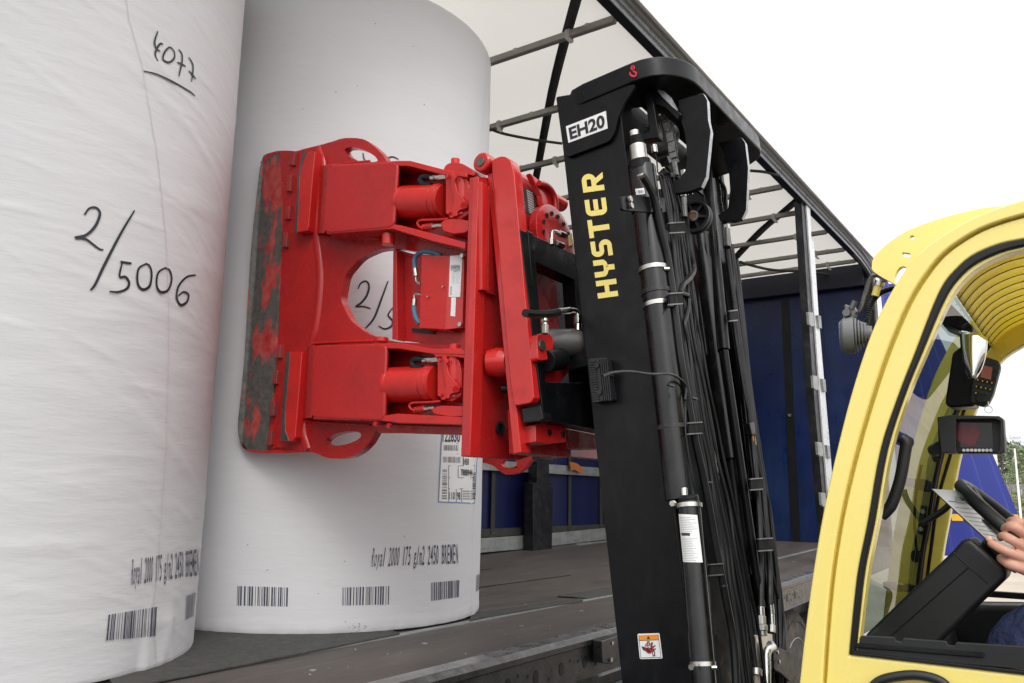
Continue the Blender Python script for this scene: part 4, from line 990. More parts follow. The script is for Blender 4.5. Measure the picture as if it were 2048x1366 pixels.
# wear pad with hinge knuckles, following the roll
def padsurf(x, y, off=.0):
    return S(x, y)
class PadS:
    def __call__(s, x, y):
        p = SX(2.02)(x, y)
        y0 = p.y; cx, cy, r = 2.754, 2.967, .74+.028
        yy = min(max(y0, 2.2), cy+.2); dx = cx - sqrt(max(.01, r*r-(yy-cy)**2)); return SX(min(2.06, max(1.995, dx-.012)))(x, y)
    def nrm(s, p): return MX
PS = PadS()
def grid_pad(outl, r, t0, name, mat, par, nu=14, nv=40):
    L, Rr_ = outl; vs = []
    for j in range(nv+1):
        v = j/nv
        def pt(line):
            k = v*(len(line)-1); i = min(int(k), len(line)-2); f = k-i; return (line[i][0]*(1-f)+line[i+1][0]*f, line[i][1]*(1-f)+line[i+1][1]*f)
        a, b = pt(L), pt(Rr_)
        for i in range(nu+1): u = i/nu; vs.append(PS(a[0]*(1-u)+b[0]*u, a[1]*(1-u)+b[1]*u)+V3((t0, 0, 0)))
    fs = [(j*(nu+1)+i, j*(nu+1)+i+1, (j+1)*(nu+1)+i+1, (j+1)*(nu+1)+i) for j in range(nv) for i in range(nu)]
    o = MB().add(vs, fs).build(name, mat, par, 0, 50)
    at = o.data.attributes.new('across', 'FLOAT', 'POINT')
    for i_, v_ in enumerate(o.data.vertices):
        u = (i_ % (nu+1))/nu; v__ = (i_//(nu+1))/nv; at.data[i_].value = max(0, 1-((u-.58)/.34)**2)*(.35+.75*max(math.exp(-((v__-.20)/.12)**2), math.exp(-((v__-.47)/.07)**2), math.exp(-((v__-.74)/.10)**2))) - .9*max(0, 1-(i_//(nu+1))/nv*7) - .9*max(0, 1-(1-(i_//(nu+1))/nv)*7)
    s_ = o.modifiers.new('t', 'SOLIDIFY'); s_.thickness = .022; s_.offset = 0
    b_ = o.modifiers.new('bevel', 'BEVEL'); b_.width = .006; b_.segments = 3; b_.limit_method = 'ANGLE'; b_.angle_limit = radians(50); return o
Lp = cat2([(556, 304), (532, 312), (521, 330), (515, 380), (505, 470), (497, 580), (490, 700), (481, 800), (476, 850), (480, 882), (493, 897), (515, 903)], 3)
Rp = cat2([(588, 304), (584, 320), (581, 350), (578, 400), (572, 470), (563, 600), (556, 720), (550, 800), (542, 850), (538, 880), (540, 895), (545, 902)], 3)
pad = grid_pad((Lp, Rp), 0, 0, 'clamp_pad', PAD, cl)
Lq = cat2([(582, 303), (580, 330), (574, 400), (562, 560), (552, 720), (544, 800), (534, 870), (533, 893), (538, 904)], 3)
Rq = cat2([(628, 300), (626, 330), (622, 420), (608, 560), (602, 700), (598, 780), (594, 860), (592, 885), (612, 905)], 3)
grid_pad((Lq, Rq), 0, .006, 'pad_hinge_plate', REDF, cl)
plate('pad_rim', REDF, pad, SX(2.048), cat2([(478, 870), (488, 895), (520, 901), (600, 899), (612, 904), (560, 906), (510, 905), (490, 899), (480, 885)], 3), .03, bev=.003)
plate('pad_rim', REDF, pad, SX(2.048), cat2([(520, 325), (535, 308), (560, 301), (590, 302), (590, 305), (560, 305), (540, 312), (525, 330)], 3), .03, bev=.002)
def knuck(y, dy, x):
    plate('hinge_knuckle', pm('knuckle_red', (.30, .03, .028), .5, dirt=(.08, .07, .06), dirt_amt=.7), pad, SX(2.03), [(x-5, y), (x+4, y-1), (x+1, y+dy), (x-8, y+dy)], .03, bev=.003)
for y, dy, x in ((304, 26, 585), (350, 32, 579), (412, 26, 576), (466, 28, 571), (690, 26, 558), (742, 26, 551), (802, 30, 545), (862, 28, 540)): knuck(y, dy, x)
for q, gq in (([(606, 304), (630, 302), (627, 330), (617, 450), (614, 462), (588, 466), (590, 420)], [(604, 305), (614, 303), (607, 318), (600, 345), (594, 466), (588, 466), (596, 350)]),
              ([(577, 703), (604, 703), (598, 780), (590, 875), (584, 883), (561, 882), (564, 840)], [(572, 705), (580, 703), (576, 760), (570, 820), (570, 860), (578, 882), (561, 882), (566, 780)])):
    k_ = plate('stop_bar', REDF, arm, SX(2.005), q, .045, bev=.004); weld(SX(2.04), [(q[2][0]+6, q[0][1]+6), (q[2][0]-2, (q[0][1]+q[-1][1])/2), (q[4][0]+6, q[-2][1]-10)], 1.6, k_); plate('worn_edge', DKST, k_, SX(2.003), gq, .006, bev=.001)
# rotary joint cylinders
def jack(ax0, ax1, cy_, r, k2, hy0, hy1):
    SA = SX(2.0); x0, x1 = ax0, ax1
    p, q = SA(x0, cy_+1.5), SA(x1, cy_-1.5); rr = px_size(p)*r; d = (q-p).normalized()
    j = MB().lathe(p, d, [(0, rr*.55), (.002, rr*.9), (.008, rr), ((q-p).length*.10, rr), ((q-p).length*.105, rr*.975), ((q-p).length*.125, rr*.975), ((q-p).length*.13, rr), ((q-p).length*.80, rr), ((q-p).length*.803, rr*.965), ((q-p).length*.825, rr*.965), ((q-p).length*.83, rr*1.05), ((q-p).length*.93, rr*1.05), ((q-p).length*.935, rr*1.0), ((q-p).length, rr*1.0)], 44).build('clamp_cylinder', REDF, cl, .0015)
    MB().cyl(p-d*.05, p, rr*.32).build('piston_rod', DKST, j)
    SH = SX(1.965)
    plate('cylinder_head', REDF, j, SH, arcs([(x1-2, hy0), (x1+14, hy0-4), (x1+22, hy0+4), (x1+40, hy0+6), (x1+46, hy0+30), (x1+46, hy1-10), (x1+30, hy1+2), (x1+6, hy1), (x1+2, hy1-10), (x1-2, cy_+24)], 4, 3), .07, bev=.005, seg=3)
    hd = plate('head_rib', REDF, j, SX(1.952), arcs([(x1+6, hy0), (x1+14, hy0-2), (x1+20, hy0+34), (x1+42, hy0+62), (x1+36, hy0+72), (x1+26, hy0+74), (x1+12, hy1), (x1+4, hy1), (x1+14, hy0+60)], 3, 3), .03, bev=.003)
    for bx, by in ((x1+4, hy0+8), (x1+6, hy1-10), (x1+22, hy1-6), (x1+20, hy0+10)):
        b_ = SX(1.950)(bx, by); MB().hexn(b_, MX, px_size(b_)*4.2, .008).build('head_bolt', REDF, j, .0006)
    m = MB(); pp = SX(1.947)(x1+37, cy_+6); m.hexn(pp, (-1, -.6, -.5), px_size(pp)*8, .022); m.build('hex_plug', REDF, j, .001)
    MB().cyl(SX(1.985)(x1+34, hy0+2), SX(1.985)(x1+34, hy1-2), px_size(pp)*17, seg=32).build('pivot_barrel', REDF, j, .002)
    # hose and fitting at top
    yy = cy_-47
    hs_ = MB(); hs_.tube(catmull(PX(SX(1.975), [(x1-30, yy+16), (x1-46, yy+12), (x1-52, yy+4), (x1-44, yy-3), (x1-28, yy-2), (x1-20, yy-1)]), 5), px_size(p)*6.5, 10); hs_.build('hose', RUB, j)
    a = SX(1.975)(x1-30, yy-1); b = SX(1.975)(x1-12, yy-2); c_ = SX(1.975)(x1+2, yy-3); MB().cyl(a, b, px_size(a)*6.6).build('hose_ferrule', STEEL, j, .001); MB().cyl(b, c_, px_size(a)*8, seg=6).build('hose_nut', STEEL, j, .001)
    yb = cy_+48
    m = MB(); m.tube(catmull(PX(SX(1.97), [(x1+4, yb-14), (x1-20, yb-12), (x1-50, yb-11), (x1-58, yb-6), (x1-54, yb+2), (x1-46, yb+5)]), 5), px_size(a)*2.6, 8); m.build('red_pipe', REDF, j)
    m = MB(); m.cyl(SX(1.975)(x1-42, yb+3), SX(1.975)(x1-26, yb+1), px_size(a)*7, seg=10); m.cyl(SX(1.975)(x1-46, yb-2), SX(1.975)(x1-47, yb+9), px_size(a)*4, seg=10); m.build('red_valve', RED, j, .001)
    m = MB(); m.cyl(SX(1.972)(x1-30, yb+1), SX(1.972)(x1-18, yb), px_size(a)*5, seg=6); m.cyl(SX(1.972)(x1-18, yb), SX(1.972)(x1-8, yb), px_size(a)*4); m.build('steel_union', STEEL, j, .0005)
    return j
j1 = jack(803, 893, 403.5, 33, 0, 346, 436); j2 = jack(780, 877, 768.5, 35.5, 0, 713, 800)
def lug(S, pts, name='clevis_lug', th=.07): return plate(name, REDF, cl, S, pts, th, bev=.004, seg=3)
def flat_lug(z, X0, pts_px):   # horizontal plate: pixels on plane z
    pass
m = 0
SL = SX(1.955)
for q in ([(886, 340), (892, 329), (905, 324), (925, 327), (946, 340), (950, 352), (925, 346), (900, 345), (886, 349)], [(880, 446), (890, 438), (915, 436), (942, 442), (942, 456), (930, 466), (905, 468), (885, 462)],
          [(866, 702), (880, 697), (920, 696), (932, 702), (932, 717), (900, 713), (868, 715)], [(861, 817), (880, 811), (928, 812), (928, 833), (900, 834), (866, 828)]): plate('clevis_lug', REDF, cl, SL, arcs(q, 5, 3), .09, bev=.004, seg=3)
for (a, b, r) in (((911, 318), (911, 330), 9), ((921, 455), (921, 472), 13.5), ((910, 689), (910, 700), 12.5), ((886, 832), (886, 842), 12), ((777, 468), (776, 490), 12.5), ((764, 675), (764, 684), 13)):
    p, q = SX(1.985)(*a), SX(1.985)(*b); MB().cyl(p, V3((p.x, p.y, q.z)), px_size(p)*r, seg=28).build('pivot_pin', REDF, cl, .002)
m = MB(); 
for x, y in ((880, 839), (900, 838)): m.hexn(SX(1.97)(x, y), (0, 0, -1), .008, .012)
for x, y in ((755, 848), (781, 852)): m.hexn(SX(1.96)(x, y), (-1, 0, 0), .008, .012)
m.build('hex_bolt', RED, cl)
# valve cover bracket between the boxes
vb = plate('valve_bracket', RED, cl, SX(2.06), [(789, 497), (824, 507), (922, 515), (925, 690), (855, 688), (785, 678)], .01, bev=.002)
plate('bracket_flange', RED, vb, SX(2.02), [(786, 498), (793, 500), (795, 680), (784, 678)], .04, bev=.002)
plate('slot_recess', DKRAIL, vb, SX(2.052), arcs([(823, 656), (868, 660), (868, 668), (823, 663)], 3, 3), .004, bev=0)
cv = plate('valve_cover', REDF, vb, SX(2.0), [(843, 510), (898, 511), (891, 659), (838, 656)], .05, bev=.002)
q1, q2 = [(898, 511), (926, 510), (925, 655), (891, 659)], 0
a, b, c_, d_ = SX(2.0)(898, 511), SX(2.0)(891, 659), SX(2.025)(925, 655), SX(2.025)(929, 511)
MB().prism([a, b, c_, d_], (.012, 0, 0)).build('cover_wing', REDF, vb, .001)
class PlaneP:
    def __init__(s, a, b, c): s.n_ = (b-a).cross(c-a).normalized(); s.p = Pl(s.n_, a.dot(s.n_))
    def __call__(s, x, y): return s.p(x, y)
    def nrm(s, p): return s.p.nrm(p)
WP = PlaneP(a, b, c_)
q = [(897.5, 594), (920.5, 594), (925, 510), (900.5, 512)]
m = MB(); qrect(m, q, WP, 0, 0, 1, 1, .0012); ml = m.build('maker_label', SILV, vb)
m = MB(); qrect(m, [(901, 632), (910.5, 633), (912, 595), (903, 595)], WP, 0, 0, 1, 1, .0012); m.build('maker_label', WHT, vb)
m = MB()
for k in range(5): qrect(m, q, WP, .15+k*.15, .32, .17+k*.15, .60, .0018)
for k in range(9): qrect(m, q, WP, .1+.09*k, .66+.02*(k % 3), .14+.09*k, .74+.02*(k % 2), .0018)
text(m, '4580', [(901, 544), (901, 530), (921, 530), (921, 544)], WP, .0018, bold=.02)
qrect(m, q, WP, .12, .04, .24, .26, .0018); qrect(m, q, WP, .34, .30, .36, .62, .0018); m.build('label_print', GPRT, ml)
m = MB()
for x, y, r in ((925, 512, 5), (921, 649, 5), (887, 574, 2), (857, 594, 2)): bolt(m, WP if x > 900 else SX(1.999), x, y, r, MX, .006)
m.build('cap_screw', STEEL, vb)
for pts, ap in (([(830, 537), (829, 520), (836, 508), (850, 503), (866, 505), (882, 512)], (830, 537, 832, 553)), ([(828, 612), (829, 625), (833, 638), (840, 647)], (828, 612, 829, 598))):
    hh = MB(); hh.tube(catmull(PX(SX(2.01), pts), 6), px_size(S(830, 600))*4.6, 10); ho = hh.build('blue_hose', BLUH, vb)
    MB().cyl(SX(2.01)(ap[0], ap[1]), SX(2.01)(ap[2], ap[3]), .0085).build('hose_ferrule', STEEL, ho, .001)
m = MB(); m.tube(catmull(PX(SX(2.01), [(832, 553), (832, 560), (835, 565), (843, 567)]), 5), .0038, 8); m.tube(catmull(PX(SX(2.01), [(829, 598), (829, 590), (833, 588), (843, 588)]), 5), .0038, 8); m.cyl(SX(2.01)(838, 566), SX(2.01)(843, 567), .007, seg=6); m.cyl(SX(2.01)(838, 588), SX(2.01)(843, 588), .007, seg=6); m.build('steel_pipe', STEEL, vb)
# vertical main frame of the clamp
SYa = SY(1.475)
fr_ = plate('clamp_frame', RED, cl, SYa, [(955, 352), (1070, 372), (1120, 640), (1150, 880), (1040, 920), (1022, 919), (939, 913)], .045, bev=.003, off=V3((0, .032, 0)))
plate('frame_edge', REDF, cl, SX(SYa(948, 650).x-.004), [(945, 357), (957, 353), (951, 560), (946, 740), (940, 914), (926, 913), (931, 740), (938, 560)], .05, bev=.003)
plate('frame_rib', REDF, fr_, SY(1.455), [(964, 362), (978, 372), (976, 582), (964, 580)], -.02, bev=.003, off=V3((0, .03, 0)))
plate('frame_rib', RED, fr_, SY(1.462), [(978, 372), (995, 380), (993, 592), (966, 583), (976, 580)], -.02, bev=.002, off=V3((0, .02, 0)))
p = SY(1.47)(999, 856); MB().lathe(p, MY, [(0, .020), (.006, .020), (.006, .013), (0, .013)], 24).build('bore', DKRAIL, fr_); MB().cyl(p, p+MY*.002, .013).build('bore_shadow', RUB, fr_)
p = SY(1.44)(996, 725); k = px_size(p)
ri = MB().lathe(p, (.35, -1, 0), [(-.03, k*26), (0, k*30), (.012, k*30), (.03, k*27), (.03, k*14), (0, k*14)], 36).build('pivot_ring', REDF, cl, .001)
p = SY(1.43)(1008, 725); MB().cyl(p, p+MY*.03, k*14).build('pivot_stub', DKST, ri, .002)
p = SY(1.45)(1002, 777); MB().cyl(p, p+V3((.02, -.03, 0)), k*9, seg=20).build('rubber_stop', RUB, fr_, .002)
# tilting frame, leaning with the mast
XT = 1.965
tf = plate('tilt_frame', REDF, cl, SX(XT), arcs([(983, 320), (1000, 312), (1012, 313), (1022, 322), (1028, 345), (1068, 795), (1062, 806), (1028, 812), (1020, 760), (984, 345)], 7, 4, idx=[0, 1, 2, 3, 6, 7]), .045, bev=.003, seg=3)
plate('tilt_strip', REDF, tf, SX(XT+.015), [(974, 346), (984, 346), (1042, 905), (1026, 909)], .05, bev=.003)
plate('tilt_foot', RED, tf, SF(1.135), [(1036, 815), (1062, 808), (1070, 850), (1141, 868), (1143, 912), (1130, 914), (1040, 905)], .04, bev=.003)
plate('stop_block', RED, tf, SF(1.06), [(1071, 849), (1093, 838), (1130, 842), (1133, 884), (1092, 888), (1071, 884)], .06, bev=.003)
m = MB()
for x, y in ((1099, 865), (1126, 869)):
    c_ = SF(1.058)(x, y); m.lathe(c_, -V, [(0, .009), (.003, .009), (.003, .006), (-.004, .006)], 18)
m.build('stop_bore', DKRAIL, tf)
plate('lower_bar', RED, cl, SF(1.12), [(1133, 856), (1215, 872), (1215, 897), (1136, 898)], .04, bev=.004)
kn = SX(XT+.0)(966, 326); k = px_size(kn)
MB().lathe(kn-V3((.012, 0, 0)), (1, 0, 0), [(0, k*17), (.004, k*20), (.03, k*20), (.04, k*20)], 36).build('pivot_eye', REDF, tf, .001)
MB().cyl(kn-V3((.016, 0, 0)), kn, k*9.5, seg=32).build('pivot_pin', DKST, tf, .001)
pt0 = kn+V3((.04, 0, 0))
MB().cyl(pt0+V3((0, -.01, .0)), pt0+V3((.42, -.01, 0)), k*16, seg=32).build('pivot_tube', REDF, tf, .002)
MB().cyl(pt0+V3((.20, -.01, .0)), pt0+V3((.21, -.01, 0)), k*17, seg=32).build('tube_collar', REDF, tf, .001)
SB = SF(1.09)
ub = plate('head_block', RED, cl, SB, [(1024, 340), (1082, 388), (1088, 410), (1095, 500), (1035, 470)], .05, bev=.003)
plate('head_block', RED, cl, SF(1.085), [(1035, 420), (1096, 447), (1100, 480), (1148, 500), (1148, 520), (1036, 460)], .05, bev=.003)
dq = [(1036, 416), (1072, 437), (1067, 384), (1028, 366)]
m = MB(); qrect(m, dq, SB, 0, 0, 1, 1, .0015); dp = m.build('data_plate', LINK, ub)
m = MB()
for j in range(10): qrect(m, dq, SB, .60, .06+j*.092, .93, .06+j*.092+.055, .0022)
m.build('plate_window', SILV, dp)
m = MB()
for j in range(16): qrect(m, dq, SB, .06, .06+j*.055, .06+random.uniform(.25, .45), .075+j*.055, .0022)
m.build('plate_print', GPRT, dp)
m = MB(); m.tube(catmull(PX(SF(1.05), [(1078, 366), (1092, 370), (1104, 382), (1111, 400), (1112, 425)]), 6), px_size(kn)*6, 12); m.build('guard_loop', REDF, ub)
plate('guard_cheek', REDF, ub, SF(1.06), cat2([(1060, 345), (1086, 366), (1098, 378), (1108, 400), (1110, 425), (1088, 415), (1082, 390)], 2), .02, bev=.004)
# slewing ring
rc = SF(1.04)(1112, 478); k = px_size(rc)
rn = MB().lathe(rc+V*.03, -V, [(0, k*66), (.004, k*72), (.030, k*72), (.034, k*66), (.034, k*30)], 56).build('slewing_ring', RED, cl, .001)
m = MB()
for j in range(14):
    t = 2*pi*j/14; q_ = rc-V*.005+V3((cos(t)*k*52, 0, 0))+U*(sin(t)*k*52); m.lathe(q_, -V, [(0, k*5), (.003, k*5), (.003, k*3), (-.002, k*3)], 12)
m.build('ring_bore', DKRAIL, rn)
plate('yellow_patch', YTXT, rn, SF(.998), [(1138, 470), (1144, 466), (1145, 490), (1139, 492)], .002, bev=0)
m = MB(); m.tube(catmull(PX(SF(.99), [(1104, 484), (1104, 470), (1107, 463), (1116, 465), (1122, 468)]), 5), px_size(kn)*4, 10)
for a, b in (((1118, 466), (1130, 471)), ((1112, 486), (1126, 492))): m.cyl(SF(.985)(*a), SF(.985)(*b), px_size(kn)*6.5, seg=6)
m.cyl(SF(.99)(1104, 478), SF(.99)(1104, 490), px_size(kn)*5.5, seg=6); m.build('elbow_fitting', STEEL, rn, .0005)
plate('clamp_backplate', RED, cl, SF(1.13), [(1050, 505), (1112, 530), (1122, 690), (1118, 790), (1070, 780)], .02, bev=.002)
plate('carriage_backplate', BLK, carr, SF(1.16), [(1095, 500), (1190, 520), (1200, 800), (1100, 800)], .02, bev=.002)
# rotator motor in front of the carriage
SMo = SF(.96)
p0, p1 = SMo(1108, 700)+V*.03, SMo(1166, 686); k = px_size(p1); d_ = V3((.62, -.75, .05)).normalized()
c1 = SMo(1168, 685)
mo = MB().lathe(c1-d_*.150, d_, [(0, k*24), (.01, k*27), (.03, k*33), (.04, k*28), (.145, k*28.5), (.15, k*27), (.148, k*22), (.148, .001)], 44).build('rotator_motor', DGREY, cl, .001)
plate('motor_flange', REDF, mo, SF(1.0), arcs([(1074, 668), (1100, 664), (1108, 680), (1106, 710), (1098, 720), (1076, 722)], 8, 4), .06, bev=.004)
p = SF(.998)(1083, 691); MB().cyl(p, p-V*.006, k*11).build('motor_boss', DKST, mo, .001)
m = MB()
m.cyl(SMo(1156, 662), SMo(1156, 645), k*7); m.cyl(SMo(1155, 648), SMo(1155, 632), k*8.5, seg=6); m.tube(catmull(PX(SMo, [(1155, 634), (1154, 625), (1148, 621), (1136, 621)]), 5), k*5.5, 12); m.cyl(SMo(1138, 621), SMo(1117, 624), k*7.5, seg=16)
m.cyl(SMo(1090, 668), SMo(1090, 650), k*7, seg=6); m.cyl(SMo(1090, 650), SMo(1090, 644), k*5); m.ball(SMo(1089, 641), k*7, 12); m.build('motor_fitting', STEEL, mo, .0006)
hose(MB(), SMo, [(1118, 624), (1095, 628), (1068, 628), (1050, 626)], 8).build('hose', RUB, mo)
MB().cyl(SMo(1120, 716)+V*.05, SMo(1150, 712)+V*.05, k*22).build('motor_body', BLK, mo, .003)
plate('motor_mount', RED, mo, SF(1.05), [(1082, 725), (1112, 735), (1140, 722), (1145, 735), (1118, 768), (1084, 762)], .03)
# far arm of the clamp, seen under the frame
plate('clamp_arm', RED, cl, SX(3.37), [(962, 880), (1110, 880)]+cat2([(1080, 905), (1062, 920), (1050, 936), (1035, 946), (1012, 949), (998, 941), (983, 930), (962, 925)], 3), .03, holes=[ell(1018, 927, 16, 9, -5, 16)], bev=.004)
MB().box((2.3, 1.5, 1.86), (3.40, 1.53, 1.94)).build('frame_cross_beam', RED, cl, .004)
MB().box((2.04, 1.5, 2.50), (3.40, 1.53, 2.60)).build('frame_cross_beam', RED, cl, .004)
MB().cyl(SY(1.46)(1070, 915), SY(1.46)(1100, 918), .012).build('grease_pin', DKST, cl)
#@@CAB
# ================================================================ CAB
XC, XD = 2.0, 2.86
YROOF = tarp('yellow_roof_shell', (.92, .80, .20), (.92, .80, .20), .5, .3, .0)
S = SX(XC)
def yz(S, pts): return [(p.y, p.z) for p in PX(S, pts)]
OUT = cat2([(1600, 1380), (1612, 1270), (1628, 1150), (1650, 1020), (1680, 885), (1712, 765), (1752, 650), (1800, 560), (1850, 500), (1920, 452), (1985, 422), (2048, 402)], 4)
GRO = cat2([(1646, 1380), (1653, 1270), (1664, 1150), (1683, 1030), (1707, 925), (1735, 825), (1772, 712), (1814, 612), (1850, 552), (1890, 505), (1950, 465), (2000, 445), (2048, 431)], 4)
SEO = cat2([(1699, 1309), (1708, 1215), (1718, 1134), (1737, 1040), (1762, 899), (1799, 787), (1830, 708), (1879, 584), (1914, 537), (1949, 509), (2000, 488), (2048, 478)], 4)
SEI = cat2([(1712, 1303), (1721, 1215), (1731, 1134), (1750, 1040), (1775, 899), (1811, 787), (1843, 708), (1890, 598), (1924, 550), (1959, 523), (2005, 503), (2048, 492)], 4)
LIP = cat2([(1717, 1290), (1726, 1215), (1737, 1134), (1756, 1040), (1781, 899), (1817, 787), (1850, 708), (1897, 603), (1929, 557), (1963, 530), (2007, 509), (2048, 498)], 4)
def loop(px, top, rear, bottom, inner=False):
    a = yz(S, px); return a, top, rear, bottom
def closed(px, dz_top, yr, zb):
    a = yz(S, px); y, z = a[-1]
    ext = [(y-.25, z+dz_top*.7), (y-.6, z+dz_top), (yr+.25, z+dz_top*.9), (yr+.08, z-.06), (yr, z-.25), (yr, zb)]
    return [(0, q, r) for q, r in a+ext]
def atx(x, L): return [V3((x, q, r)) for _, q, r in L]
Lo, Lg, Ls, Li, Ll = closed(OUT, .09, -1.15, .95), closed(GRO, .07, -1.10, .97), closed(SEO, .05, -1.02, 0), closed(SEI, .045, -1.0, 0), closed(LIP, .04, -.99, 0)
def sill(L, px_end, dz):   # bottom edge falls along the window line
    q = S(*px_end); L = L[:-1]; return L + [(0, -1.0, q.z)]
sb_ = yz(S, [(1700, 1309), (2048, 1336)]); sl = (sb_[1][1]-sb_[0][1])/(sb_[1][0]-sb_[0][0])
def zsill(y, off=0): return sb_[0][1]+off+sl*(y-sb_[0][0])*0
Ls[-1] = (0, -1.02, sb_[0][1]); 
zi = yz(S, [(1712, 1303)])[0][1]; Li[-1] = (0, -1.0, zi)
zl = yz(S, [(1717, 1290)])[0][1]; Ll[-1] = (0, -.99, zl)
def resamp(L, k, n1=70, n2=60):
    def rs(P, n):
        P = [V3(p) for p in P]; d = [0]
        for a, b in zip(P, P[1:]): d.append(d[-1]+(b-a).length)
        out = []; j = 0
        for i in range(n):
            t = d[-1]*i/(n-1)
            while j < len(P)-2 and d[j+1] < t: j += 1
            f = (t-d[j])/max(1e-9, d[j+1]-d[j]); out.append(P[j]*(1-f)+P[j+1]*f)
        return out
    A = rs(L[:k], n1); B = rs(catmull(L[k-1:-1], 8)+[V3(L[-1])], n2); return A+B[1:]
def bandm(Lout, ko, Lin, ki, x, th):
    A = [V3((x, p.y, p.z)) for p in resamp(Lout, ko)]; B = [V3((x, p.y, p.z)) for p in resamp(Lin, ki)]; n = len(A); o = V3((th, 0, 0))
    vs = A+B+[p+o for p in A]+[p+o for p in B]; fs = []
    for i in range(n):
        j = (i+1) % n; fs += [(i, j, n+j, n+i), (2*n+i, 3*n+i, 3*n+j, 2*n+j), (i, 2*n+i, 2*n+j, j), (n+i, n+j, 3*n+j, 3*n+i)]
    return MB().add(vs, fs)
ko, kg, ks, ki, kl = len(OUT), len(GRO), len(SEO), len(SEI), len(LIP)
cabf = bandm(Lo, ko, Lg, kg, XC-.012, .060).build('cab_frame', YEL, fk, .016, seg=5)
bandm([(0, q+.004, r) for _, q, r in Lg], kg, Ls, ks, XC+.016, .01).build('frame_groove', YELD, cabf)
door = bandm([(0, q-.006, r-.003) for _, q, r in Lg], kg, Ls, ks, XC-.002, .045).build('cab_door', YEL, fk, .007, seg=4)
sea = bandm(Ls, ks, Li, ki, XC-.006, .02).build('window_seal', RUB, door, .004, seg=3)
bandm(Li, ki, Ll, kl, XC+.004, .035).build('window_lip', YEL, door, .002)
# window track at the foot of the opening: black rail with drain cutouts and brush strip
st_ = SX(XC+.0)
m = MB(); m.prism(PX(st_, [(1722, 1272), (1788, 1275), (1792, 1283), (1804, 1284), (1806, 1277), (1892, 1283), (1896, 1291), (1909, 1292), (1912, 1285), (2060, 1294), (2300, 1316), (2300, 1360), (2060, 1340), (1712, 1310)]), (.012, 0, 0)); m.build('window_track', PLA, door, .0015)
m = MB(); P = PX(SX(XC-.002), [(1712+i*2.6, 1291+i*.205) for i in range(98)])
for i, p in enumerate(P): m.ball(p+V3((0, 0, .0012*(i % 2))), .0055, 6)
m.build('brush_strip', RUB, door)
# grab arc on the lower door panel
c = S(1820, 1366); m = MB(); m.tube(catmull(PX(SX(XC-.02), [(1735, 1385), (1760, 1362), (1800, 1352), (1840, 1351), (1880, 1362), (1905, 1385)]), 6), .010, 12); m.build('door_handle', PLA, door)
# far side frame and roof shell with lengthwise ribs, made of the same bow
PR = [(q, r) for _, q, r in Ll[:-1]]
PRO = [(q, r) for _, q, r in Lo[:-1]]
SDf = SX(XD)
FIN = [(0, p.y, p.z) for p in catmull(PX(SDf, [(1862, 1330), (1870, 1250), (1884, 1118), (1899, 1033), (1921, 911), (1953, 817), (1968, 780), (1985, 745), (2012, 713), (2048, 690)]), 4)]
y_, z_ = FIN[-1][1:]
Lf = FIN + [(0, y_-.2, z_+.05), (0, y_-.5, z_+.07), (0, -.85, z_+.05), (0, -.98, z_-.08), (0, -1.0, z_-.3), (0, -1.0, FIN[0][2])]
far = bandm(Lo, ko, Lf, len(FIN), XD, .05).build('cab_frame', YELD, fk, .008, seg=3)
P = [p-V3((.002, 0, 0)) for p in catmull(PX(SDf, [(1848, 1200), (1862, 1100), (1876, 1000), (1899, 917), (1922, 840), (1945, 770)]), 5)]; MB().tube(P, .0045, 8).build('lining_joint', RUB, far)
def shell(prof, x0, x1, nx, fn, name, mat, par, i0=0):
    vs = []; n = len(prof)
    for i in range(nx+1):
        x = x0+(x1-x0)*i/nx
        for k, (y, z) in enumerate(prof):
            o = fn(i); a = prof[max(0, k-1)]; b = prof[min(n-1, k+1)]; ty, tz = b[0]-a[0], b[1]-a[1]; l = hypot(ty, tz) or 1
            vs.append((x, y - tz/l*o, z + ty/l*o))
    return MB().add(vs, [(i*n+k, i*n+k+1, (i+1)*n+k+1, (i+1)*n+k) for i in range(nx) for k in range(n-1)]).build(name, mat, par, 0, 80)
i0 = next(i for i, (q, r) in enumerate(PR) if r > S(1897, 603).z)
roofp = PR[i0:-2]
NR = 11; SUB = 10
def ribf(i):
    t = (i % SUB)/SUB; return -.0008*sin(pi*t)**.5 if t > 0 else .0012
sh = shell([(q, r+.012) for q, r in roofp], XC+.03, XD, NR*SUB, ribf, 'cab_roof', YROOF, fk)
s_ = sh.modifiers.new('t', 'SOLIDIFY'); s_.thickness = .006; s_.offset = 1
m = MB()
for k in range(1, NR):
    x = XC+.03+(XD-XC-.03)*k/NR; P = [V3((x, q, r+.009)) for q, r in roofp]; m.tube(P, .0012, 6)
m.build('roof_seam', pm('roof_seam_shadow_gap', (.10, .08, .03), .6), sh)
# front header with holes
hp = cat2([(1745, 540), (1752, 522), (1775, 495), (1810, 468), (1860, 444), (1920, 427), (1975, 415), (2048, 402)], 3) + [(2048, 440), (1960, 470), (1880, 520), (1830, 590), (1795, 665)] + [(1790, 563), (1783, 556), (1762, 548), (1748, 541)]
plate('header_panel', YEL, fk, SX(XC+.10), cat2([(1743, 536), (1748, 515), (1775, 487), (1824, 457), (1898, 432), (1965, 416)], 4)+[(2048, 408), (2048, 450), (1950, 480), (1880, 540), (1830, 630), (1792, 700)]+cat2([(1797, 575), (1785, 566), (1760, 552), (1746, 542)], 3), .02, holes=[ell(1824, 475, 5, 4.5), arcs([(1804, 504), (1821, 506), (1821, 515), (1806, 513)], 3, 3), ell(1803, 553, 13, 21, 15)], bev=.004)
